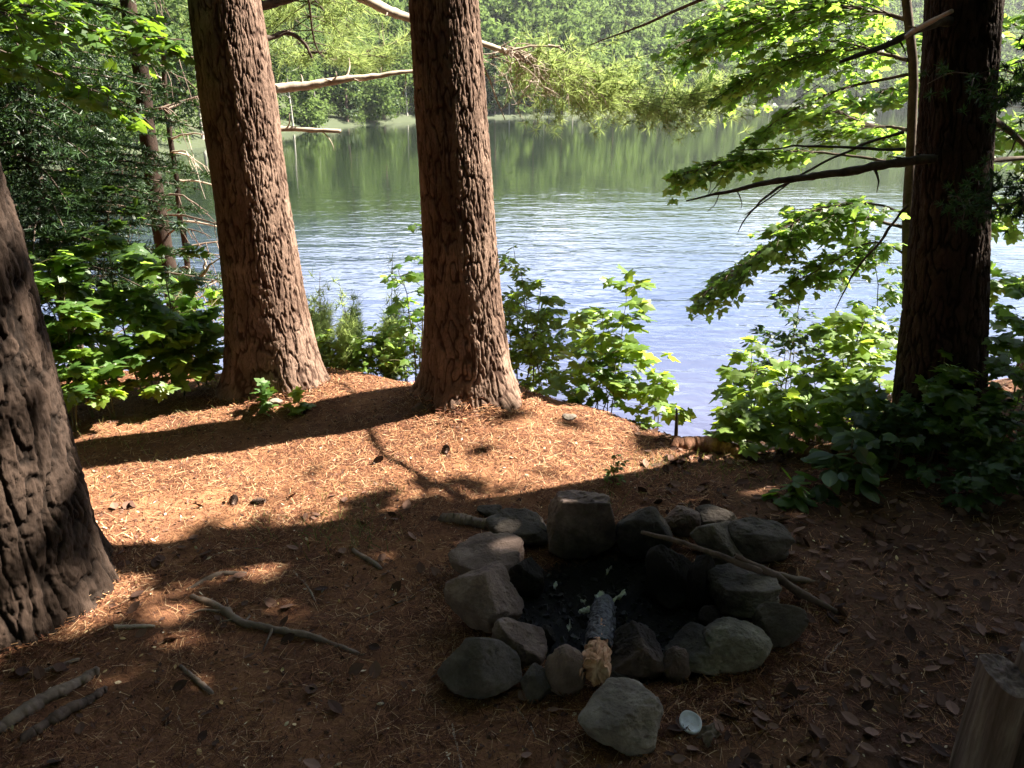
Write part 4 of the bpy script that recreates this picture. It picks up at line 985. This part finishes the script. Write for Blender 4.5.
def logmesh(t0, t1, R, ragged0, ragged1, n=90, seg=72, relief=.005, seed=1, R1=None):
    tt = np.linspace(t0, t1, n); th = np.linspace(0, 2*math.pi, seg, endpoint=False); T_, H_ = np.meshgrid(tt, th, indexing='ij')
    rr = R*np.ones_like(T_)*(1+.06*vnoise(np.cos(H_)*1.5, np.sin(H_)*1.5, T_*6, seed))
    nu = 7; wv = .5*vnoise(np.cos(H_)*3, np.sin(H_)*3, T_*30, seed+7); f1, f2 = worley(H_/6.283*nu+wv, T_/.040+wv, nu, seed); rr = rr+relief*(sstep(.02, .4, f2-f1)-.5)+relief*.40*fbm(np.cos(H_)*6, np.sin(H_)*6, T_*45, 4, seed)
    u_ = (T_-t0)/(t1-t0); 
    Tj = T_+ragged1*vnoise(np.cos(H_)*2.2, np.sin(H_)*2.2, 3.3, seed+4)*sstep(.5, 1, u_)+ragged0*vnoise(np.cos(H_)*2.2, np.sin(H_)*2.2, 8.3, seed+4)*sstep(.5, 0, u_)
    V = A0+dv*Tj[..., None]+rr[..., None]*(sx*np.cos(H_)[..., None]+sz*np.sin(H_)[..., None])
    mb = MB(); mb.add(V, grid_faces(n, seg, True))
    for ring, tc in ((0, t0+.012), (n-1, t1-.02)):
        b_ = ring*seg; jj = np.arange(seg); c_ = A0+dv*tc
        mb.f3.append(np.stack([b_+jj, b_+(jj+1) % seg, np.full(seg, mb.n)], -1)); mb.v.append(c_[None]); mb.a.append(np.array([.5])); mb.n += 1
    return mb
Rl = 0.5*29*depth(A1)/F_PX
logmesh(0, Lg*.66, Rl, .03, .05, relief=.0045, seed=2).build('charred_bark', M_CHAR, lg)
logmesh(Lg*.40, Lg*1.0, Rl*.90, .0, .035, relief=.006, seed=5).build('raw_wood', M_RAW, lg)
sp = MB()
for k in range(14):
    a_ = rng.uniform(0, 6.28); q0 = A0+dv*Lg*rng.uniform(.72, .85)+Rl*.93*(sx*math.cos(a_)+sz*math.sin(a_)); q1 = q0+dv*rng.uniform(.05, .10)+(sx*math.cos(a_)+sz*math.sin(a_))*.003
    sp.tube(smooth_path([q0, q1], 5), [.006, .008, .007, .004, .001], 5)
sp.build('splinter', M_RAW, lg)

def scrap(pxs, label, seed, size, name='paper_scrap', mat=M_PAPER, cat='scrap'):
    r_ = np.random.default_rng(seed); c_ = ground(*pxs)+[0, 0, .022]; n = 14
    uu, vv = np.meshgrid(np.linspace(-1, 1, n), np.linspace(-1, 1, n), indexing='ij')
    edge = 1-.25*np.abs(vnoise(uu*2, vv*2, seed, seed))
    Vt = np.stack([uu*size[0]*edge, vv*size[1]*edge, .014*fbm(uu*1.6+seed, vv*1.6, 0, 3, seed)+.008*uu], -1); a_ = size[2]
    R_ = np.array([[math.cos(a_), -math.sin(a_), 0], [math.sin(a_), math.cos(a_), 0], [0, 0, 1]]); Vt = Vt@R_.T; Vb = Vt-[0, 0, .0012]
    F_ = grid_faces(n, n)[:, ::-1]; mb = MB(); mb.add(np.concatenate([(Vt+c_).reshape(-1, 3), (Vb+c_).reshape(-1, 3)]), np.concatenate([F_, F_[:, ::-1]+n*n]))
    o = mb.build(name, mat, origin=c_); tag(o, label, cat); return o
scrap((600, 602), 'crumpled whitish paper scrap at the upper end of the burnt log', 1, (.016, .026, .2))
scrap((584, 616), 'narrow pale scrap lying left of the burnt log', 2, (.022, .010, -.5))
scrap((619, 601), 'thin curled pale scrap right of the burnt log tip', 3, (.026, .007, .35))
scrap((555, 591), 'tiny white scrap in the ashes at the left', 4, (.008, .011, .2))
scrap((609, 575), 'tiny white scrap in the ashes at the back', 5, (.012, .006, .2))
scrap((583, 606), 'tiny white chip by the crumpled scrap', 6, (.010, .005, -.5))
scrap((569, 632), 'small whitish chip near the wedged dark stone', 7, (.006, .012, .2))
c_ = ground(690, 727)+[0, 0, .008]; mb = MB(); rr = .5*24*depth(c_)/F_PX; seg = 40; th = np.linspace(0, 2*math.pi, seg, endpoint=False)
prof_ = [(0, .000), (.55, .001), (.8, .003), (.9, .007), (1.0, .004), (1.0, .0), (.5, -.002), (0, -.002)]
Vd = np.stack([np.stack([rr*a_*np.cos(th)*.92, rr*a_*np.sin(th), np.full(seg, z_)+.25*rr*a_*np.sin(th)+.05*rr*a_*np.cos(th*3)], -1) for a_, z_ in prof_])
mb.add(Vd+c_+[0, 0, rr*.2], grid_faces(len(prof_), seg, True)[:, ::-1])
tag(mb.build('round_lid', surf('dull_white_metal', [(0.3, (0.42, 0.43, 0.44)), (0.7, (0.66, 0.67, 0.68))], (1, 1, 1), 30, 4, .5, .3, .002, 70, .4), origin=c_), 'small round whitish lid lying on the dark ground before the ring', 'lid')
scrap((708, 741), 'crumpled dark grey scrap beside the whitish lid', 9, (.026, .022, .4), mat=M_GREYWOOD)

def stick(label, pts, radii, mat, name='stick', cat='stick', lift=None, seed=0, wig=.006, n=24, seg=10, rough=.08, branches=()):
    """pts: places where it shows; lies on the ground unless lift gives heights"""
    r_ = np.random.default_rng(seed+900); P0 = []
    for k, (x, y) in enumerate(pts):
        rad0 = radii[min(k, len(radii)-1)]
        P0.append(ground(x, y)+[0, 0, rad0*.55] if lift is None or lift[k] is None else on_z(x, y, lift[k]))
    P = wiggle(r_, smooth_path(P0, n), wig); P = smooth_path(P, n*2); n = n*2; P = P+.10*radii[0]*r_.normal(size=P.shape)*np.array([1, 1, .4]); R = np.interp(np.linspace(0, 1, n), np.linspace(0, 1, len(radii)), radii)*(1+.03*r_.normal(size=n)+.16*vnoise(np.arange(n)*.16, seed*3.3+radii[0]*777, 0, 6)); R[0] *= .75; R[-1] *= .6
    mb = MB(); mb.tube(P, R, seg)
    for (i, dx_, dy_, dz_, rb) in branches:
        q = P[int(i*(n-1))]; mb.tube(wiggle(r_, smooth_path([q, q+np.array([dx_, dy_, dz_])*.5, q+np.array([dx_, dy_, dz_])], 8), .004), np.linspace(rb, rb*.4, 8), 6)
    o = mb.build(name, mat, origin=P0[0]); tag(o, label, cat); return o
M_LIMBBARK = surf('brown_stick_bark', [(0.3, (0.045, 0.030, 0.024)), (0.7, (0.15, 0.10, 0.078))], (1, 1, 1), 24, 6, .85, .6, .004, 90, .2)
stick('short thick cut branch lying behind the ring on the left', [(441, 520), (465, 523), (492, 528)], [.022, .022, .021], M_GREYWOOD, name='cut_branch', cat='branch', wig=.003)
stick('long brown stick resting across the right side stones of the ring', [(641, 532), (700, 548), (762, 572)], [.007, .009, .011], M_LIMBBARK, lift=[.20, .18, .15], seed=1)
stick('thick dark stick propped from the flat grey stone down to the ground on the right', [(735, 556), (765, 570), (800, 592), (838, 613)], [.010, .013, .015, .009], M_LIMBBARK, lift=[.18, .14, .07, .02], seed=2)
stick('pale-topped stick lying on the ground right of the ring', [(765, 569), (800, 580), (835, 588), (868, 600)], [.009, .010, .010, .006], M_GREYWOOD, lift=[.10, .05, .02, .012], seed=3)
stick('thick pale barkless branch at the lower left corner', [(-12, 740), (40, 705), (100, 673)], [.018, .019, .016], M_PALEWOOD if False else M_GREYWOOD, name='branch', cat='branch', wig=.004)
stick('rotten reddish branch beside the pale one at the lower left corner', [(22, 742), (60, 718), (108, 690)], [.014, .017, .010], M_LIMBBARK, name='branch', cat='branch')
stick('short white-ended stick lying before the nearest pine', [(114, 628), (155, 627)], [.009, .006], M_PALEWOOD, n=10, wig=.002)
stick('short dark stick left of the wandering root', [(180, 666), (196, 680), (213, 695)], [.006, .008, .007], M_GREYWOOD, n=10, wig=.002)
stick('flat bark strip near the nearest pine root', [(36, 674), (80, 660)], [.008, .006], M_GREYWOOD, n=10)
stick('curved dark bark piece arching from the needles', [(188, 590), (218, 576), (247, 574)], [.006, .012, .006], M_TWIG, name='bark_piece', cat='bark', n=12)
stick('thin pale twig on the needles in the middle left', [(293, 571), (305, 583), (316, 602)], [.004, .004, .003], M_PALEWOOD, name='twig', cat='twig', n=10)
stick('long thin twig left of the fire ring', [(356, 620), (400, 602), (441, 580)], [.003, .003, .002], M_GREYWOOD, name='twig', cat='twig', n=14, branches=[(.5, .06, .02, .01, .002)])
stick('short broken branch by the grass tuft', [(352, 550), (368, 560), (382, 570)], [.009, .010, .008], M_GREYWOOD, name='branch', cat='branch', n=10)
stick('thin dark twig arching on the needles above the root', [(205, 558), (235, 550), (264, 548)], [.004, .005, .003], M_GREYWOOD, name='twig', cat='twig', n=12)
stick('thin pale twig at the bottom edge left of the foremost stone', [(452, 722), (457, 745), (463, 775)], [.003, .003, .003], M_PALEWOOD, name='twig', cat='twig', n=10)
stick('thin curved twig at the lower middle', [(516, 706), (528, 722), (536, 737)], [.0025, .003, .002], M_PALEWOOD, name='twig', cat='twig', n=10)
stick('short pale splinter beside the round greenish stone', [(779, 619), (797, 632)], [.003, .004], M_PALEWOOD, name='splinter', cat='splinter', n=8, wig=.002)
stick('short pale splinter on the leaves right of the ring', [(823, 662), (841, 642)], [.003, .003], M_PALEWOOD, name='splinter', cat='splinter', n=8, wig=.002)
stick('long straight twig lying on dark leaves at the lower right', [(790, 706), (826, 703)], [.002, .002], M_PALEWOOD, name='twig', cat='twig', n=8, wig=.003)
rtb = MB(); P = wiggle(rng, smooth_path([ground(192, 597)+[0, 0, .004], ground(215, 608)+[0, 0, .012], ground(240, 624)+[0, 0, .014], ground(275, 634)+[0, 0, .012], ground(310, 641)+[0, 0, .012], ground(345, 651)+[0, 0, .004], ground(375, 658)-[0, 0, .012]], 40), .010)
rtb.tube(P, np.interp(np.linspace(0, 1, 40), [0, .2, .5, 1], [.010, .014, .013, .005])*(1+.12*rng.normal(size=40)), 10)
for (i, e_) in ((8, (180, 615)), (12, (212, 628)), (20, (262, 652)), (12, (222, 596)), (28, (322, 632)), (15, (250, 612))):
    rtb.tube(wiggle(rng, smooth_path([P[i], (P[i]+ground(*e_))/2+[0, 0, .006], ground(*e_)-[0, 0, .004]], 10), .01), np.linspace(.006, .002, 10), 6)
tag(rtb.build('root', M_GREYWOOD, origin=P[0]), 'gnarled exposed root wandering over the needles left of the ring', 'root')
# rotten logs in the sun at the bank edge
stick('rotten reddish log in the sun on the right bank edge', [(672, 447), (705, 451), (748, 459)], [.035, .045, .035], surf('rotten_wood', [(0.3, (0.10, 0.04, 0.025)), (0.7, (0.36, 0.19, 0.12))], (1, 1, 1), 16, 7, .95, 1.0, .012, 70, .1), name='log', cat='log', rough=.15, seg=14)
stick('thin pale log behind the rotten one on the bank edge', [(690, 438), (740, 446), (800, 452)], [.018, .018, .014], M_GREYWOOD, name='log', cat='log', n=14)
p_ = at_y(676, 440, 3.45); b = gpt(p_[0], 3.45); mb = MB(); mb.tube(smooth_path([b-[0, 0, .05], b+[-.005, 0, .09], b+[-.01, .0, .17]], 8), [.012, .011, .010, .010, .009, .008, .007, .004], 7)
tag(mb.build('broken_stick', M_TWIG, origin=b), 'dark upright broken stick stub at the bank edge', 'stick')

# ------------------------------------------------------------------ weathered split stump, lower right
c_ = np.array([1.22, 1.42, 0.0]); ts = thing('tree_stump', 'grey weathered split stump of upright wood at the lower right corner', 'stump', c_)
def slab(cx_, cy_, rx_, ry_, ztop, seed, notch=.02):
    n, seg = 110, 110; zs = np.linspace(-.08, 1, n); th = np.linspace(0, 2*math.pi, seg, endpoint=False); Zt, Th = np.meshgrid(zs, th, indexing='ij')
    ct, s_t = np.cos(Th), np.sin(Th); sq = (np.abs(ct)**3+np.abs(s_t)**3)**(-1/3)
    crack = 1-sstep(0.0, .18, np.abs(vnoise(ct*4+seed, s_t*4, Zt*.5, seed)))
    rr = sq*(1+.10*vnoise(ct*2, s_t*2, Zt*.8, seed)-.05*crack*sstep(-.2,.6,vnoise(ct*2,s_t*2,Zt*2,seed+5))+.035*fbm(ct*9, s_t*9, Zt*2.2, 4, seed+3))
    zt = ztop*(1+notch*3*vnoise(ct*1.5+3, s_t*1.5, 0, seed+8)); zz = np.where(Zt > 0, Zt*zt, Zt)
    V = np.stack([cx_+rx_*rr*ct, cy_+ry_*rr*s_t, zz], -1); mb = MB(); mb.add(V, grid_faces(n, seg, True))
    rk = np.linspace(1, 0, 14)[1:]; prev = None
    caps = np.stack([np.stack([cx_+rx_*rr[-1]*ct[-1]*k, cy_+ry_*rr[-1]*s_t[-1]*k, zz[-1]*k+(1-k)*ztop+.004*fbm(ct[-1]*k*5, s_t[-1]*k*5, seed, 3, seed)*(k < .99)], -1) for k in np.linspace(1, .001, 14)])
    mb.add(caps, grid_faces(14, seg, True)); return mb
M_STUMP = surf('weathered_stump_wood', [(0.3, (0.06, 0.040, 0.033)), (0.5, (0.14, 0.098, 0.082)), (0.75, (0.28, 0.22, 0.185))], (1, 1, .12), 26, 8, .92, .8, .008, 110, .12)
slab(1.165, 1.43, .040, .075, .325, 3, .004).build('low_half', M_STUMP, ts); slab(1.26, 1.41, .055, .085, .375, 8, .004).build('tall_half', M_STUMP, ts)

# ------------------------------------------------------------------ litter on the ground
rng = np.random.default_rng(55)
def on_ground(n, x0, x1, y0, y1, power=1.0):
    x = rng.uniform(x0, x1, n); y = y0+(y1-y0)*rng.random(n)**power
    k = np.abs(x) < (0.95*y+.7); return x[k], y[k]
def slope_frames(x, y, ang, tilt):
    e = .02; nx = -(height(x+e, y)-height(x-e, y))/(2*e); ny = -(height(x, y+e)-height(x, y-e))/(2*e)
    n = unit(np.stack([nx, ny, np.ones_like(nx)], -1)+rng.normal(size=(len(x), 3))*tilt); a = np.stack([np.cos(ang), np.sin(ang), np.zeros_like(ang)], -1)
    a = unit(a-n*(a*n).sum(1, keepdims=True)); return a, np.cross(n, a), n
def inring(x, y): return np.hypot(x-PIT[0], (y-PIT[1])*1.15) < .40
x, y = on_ground(560000, -3.8, 4.6, 1.0, 4.8, 1.1); k = ~inring(x, y) & (rng.random(len(x)) < np.where(x > .9, .35, 1.0)*(.25+.75*sstep(-.35, .3, fbm(x*4, y*4, 0, 3, 61)))); x, y = x[k], y[k]
a, b, n = slope_frames(x, y, rng.uniform(0, 6.283, len(x)), .16); ln = rng.uniform(.022, .062, len(x)); wd = .0009+.0006*y/2
nb = MB(); NV = np.array([(-.5, -.5, 0), (0, -.5, .03), (.5, -.5, 0), (.5, .5, 0), (0, .5, .03), (-.5, .5, 0)]); NF = np.array([[0, 1, 4, 5], [1, 2, 3, 4]])
nb.stamp(NV, NF, np.stack([a*ln[:, None], b*wd[:, None], n*ln[:, None]], -1), np.stack([x, y, height(x, y)+rng.uniform(.001, .008, len(x))], -1), rng.random(len(x))**1.3)
for ax_, gz_, rb in ((axL, gL, .27), (axC, gC, .285), (axR, gR, .25), (axN, gN, .33)):   # needles banked up round the trunks
    q0 = ax_(gz_); n_ = 5000; th = rng.uniform(0, 6.283, n_); q = rb*(.78+.75*rng.random(n_)**1.5); x = q0[0]+q*np.cos(th); y = q0[1]+q*np.sin(th)
    z = height(x, y)+.002+np.clip(1.12-q/rb, 0, 1)*.20*rng.random(n_)+.02*rng.random(n_)*np.clip(1.5-q/rb, 0, 1)
    a = unit(np.stack([-np.sin(th)+.7*rng.normal(size=n_), np.cos(th)+.7*rng.normal(size=n_), .3*rng.normal(size=n_)], -1)); b = unit(np.cross(a, rng.normal(size=(n_, 3))+[0, 0, 2])); n = np.cross(a, b); ln = rng.uniform(.03, .075, n_)
    nb.stamp(NV, NF, np.stack([a*ln[:, None], b*.003, n*ln[:, None]], -1), np.stack([x, y, z], -1), rng.random(n_))
n_ = 9000; th = rng.uniform(0, 6.283, n_); q = .46+.26*rng.random(n_)**1.6; x = PIT[0]+q*np.cos(th); y = PIT[1]+q*np.sin(th)/1.15   # litter drifted against the ring stones
a, b, n = slope_frames(x, y, rng.uniform(0, 6.283, n_), .35); ln = rng.uniform(.03, .07, n_)
nb.stamp(NV, NF, np.stack([a*ln[:, None], b*.0022, n*ln[:, None]], -1), np.stack([x, y, height(x, y)+.003+.02*rng.random(n_)*np.clip(1.4-(q-.46)/.16, 0, 1)], -1), rng.random(n_)**1.7)
tag(nb.build('pine_needle_litter', tintmat('fallen_needles', [(0, (0.07, 0.026, 0.016)), (.5, (0.19, 0.080, 0.042)), (.85, (0.37, 0.18, 0.085)), (1, (0.54, 0.37, 0.22))]), smooth=False), 'reddish fallen pine needles carpeting the camp ground', 'needles', kind='stuff')
lb = MB()
x, y = on_ground(7400, -3.4, 4.6, 1.0, 4.2, 1.1); k = ~inring(x, y) & (rng.random(len(x)) < np.where(x > .55, 1.0, .16)) & ~((y > 2.9) & (x < .6)); x, y = x[k], y[k]
a, b, n = slope_frames(x, y, rng.uniform(0, 6.283, len(x)), .38); sz_ = rng.uniform(.022, .060, len(x))[:, None]
lb.stamp(OVAL_V*np.array([1, 1.1, -1.0])-np.array([.5, 0, 0]), OVAL_F, np.stack([a*sz_, b*sz_, n*sz_], -1), np.stack([x, y, height(x, y)+.006+.008*rng.random(len(x))], -1), rng.random(len(x))*.8)
x, y = on_ground(1500, -2.6, 2.4, 1.0, 3.4); k = ~inring(x, y); x, y = x[k], y[k]
a, b, n = slope_frames(x, y, rng.uniform(0, 6.283, len(x)), .3); sz_ = (.006+.018*rng.random(len(x))**3)[:, None]
lb.stamp(OVAL_V-np.array([.5, 0, 0]), OVAL_F, np.stack([a*sz_, b*sz_*(.6+.5*rng.random((len(x), 1))), n*sz_], -1), np.stack([x, y, height(x, y)+.008], -1), .84+.16*rng.random(len(x)))
x, y = on_ground(38000, -3.4, 4.4, 1.0, 4.2, 1.1); k = ~inring(x, y); x, y = x[k], y[k]      # crumbs of bark, cone scales and leaf bits
a, b, n = slope_frames(x, y, rng.uniform(0, 6.283, len(x)), .5); sz_ = (.003+.013*rng.random(len(x))**2.2)[:, None]
lb.stamp(QUAD_V, QUAD_F, np.stack([a*sz_*1.4, b*sz_*(.4+.6*rng.random((len(x), 1))), n*sz_], -1), np.stack([x, y, height(x, y)+.004+.004*rng.random(len(x))], -1), .84*rng.random(len(x))**1.1)
tag(lb.build('leaf_litter', tintmat('dead_leaves', [(0, (0.035, 0.018, 0.014)), (.4, (0.10, 0.052, 0.036)), (.8, (0.20, 0.115, 0.085)), (.86, (0.55, 0.38, 0.16)), (1, (0.62, 0.55, 0.42))]), smooth=False), 'curled brown dead leaves and pale chips scattered on the camp ground', 'leaf litter', kind='stuff')
# charcoal in the ring
th = rng.uniform(0, 6.283, 900); q = .40*np.sqrt(rng.random(900)); x = PIT[0]+q*np.cos(th); y = PIT[1]+q*np.sin(th)/1.15; n_ = len(x)
_bm = bmesh.new(); bmesh.ops.create_cube(_bm, size=1.0); CV = np.array([v.co[:] for v in _bm.verts]); CF = np.array([[v.index for v in f.verts] for f in _bm.faces]); _bm.free()
CV = CV*(1+.3*rng.normal(size=CV.shape)*.5); cb = MB(); sz_ = (.004+.016*rng.random(n_)**3)
cb.stamp(CV, CF, rotmats(rng, n_)*np.stack([sz_*1.5, sz_*.8, sz_*.6], -1)[:, None, :], np.stack([x, y, height(x, y)+sz_*.25], -1), rng.random(n_)**2)
tag(cb.build('charcoal', tintmat('charcoal', [(0, (0.008, 0.008, 0.009)), (.7, (0.03, 0.03, 0.034)), (1, (0.07, 0.068, 0.07))], .8, .25), smooth=False), 'black charcoal crumbs and ash inside the fire ring', 'charcoal', kind='stuff')
# thin grass in patches
gbm = MB()
for (px_, py_, n_, sp_, hh) in [(345, 530, 170, .11, .06), (262, 528, 50, .10, .04), (640, 470, 160, .12, .03), (655, 462, 120, .08, .03), (355, 500, 60, .12, .04), (730, 468, 120, .12, .05), (610, 500, 30, .06, .04), (105, 440, 130, .25, .05), (190, 425, 120, .3, .04)]:
    c_ = ground(px_, py_); x = c_[0]+rng.normal(size=n_)*sp_; y = c_[1]+rng.normal(size=n_)*sp_*.8; d = unit(rng.normal(size=(n_, 3))*[.6, .6, .2]+[0, 0, .8]); yv = unit(np.cross(d, rng.normal(size=(n_, 3)))); l_ = (hh*(.5+.9*rng.random(n_)))[:, None]
    gbm.stamp(BLADE_V, BLADE_F, np.stack([d*l_, yv*.0035, np.cross(d, yv)*l_], -1), np.stack([x, y, height(x, y)], -1), rng.random(n_))
tag(gbm.build('grass', M_GRASS, smooth=False), 'sparse thin grass blades in patches on the needles', 'grass', kind='stuff')
# pine cones on the lit mound
for i, (px_, py_, lab) in enumerate([(446, 452, 'dark pine cone lying on the sunlit mound'), (378, 463, 'pine cone lying left of the mound in half shade'), (234, 503, 'pine cone near the lit patch on the left'), (258, 504, 'second pine cone by the lit patch, a little right'), (430, 410, 'pine cone at the foot of the middle trunk')]):
    c_ = ground(px_, py_)+[0, 0, .012]; a0 = rng.uniform(0, 6.28); ax_ = np.array([math.cos(a0), math.sin(a0), .15]); u1 = unit(np.cross(ax_, [0, 0, 1])); u2 = np.cross(u1, ax_); mb = MB()
    mb.tube([c_-ax_*.03, c_, c_+ax_*.03], [.006, .011, .003], 8)
    for s_ in range(60):
        f = s_/60; ang = s_*2.4; rr = .017*math.sin(math.pi*(.12+.82*f))+.002; o_ = u1*math.cos(ang)+u2*math.sin(ang); p0 = c_+ax_*(.06*f-.03)
        mb.add([p0+np.cross(ax_, o_)*.004, p0-np.cross(ax_, o_)*.004, p0+o_*rr-np.cross(ax_, o_)*.005+ax_*.006, p0+o_*rr+np.cross(ax_, o_)*.005+ax_*.006], [[0, 1, 2, 3]])
    tag(mb.build('pine_cone', M_LIMBBARK, smooth=False, origin=c_), lab, 'pine cone', 'fallen pine cones')
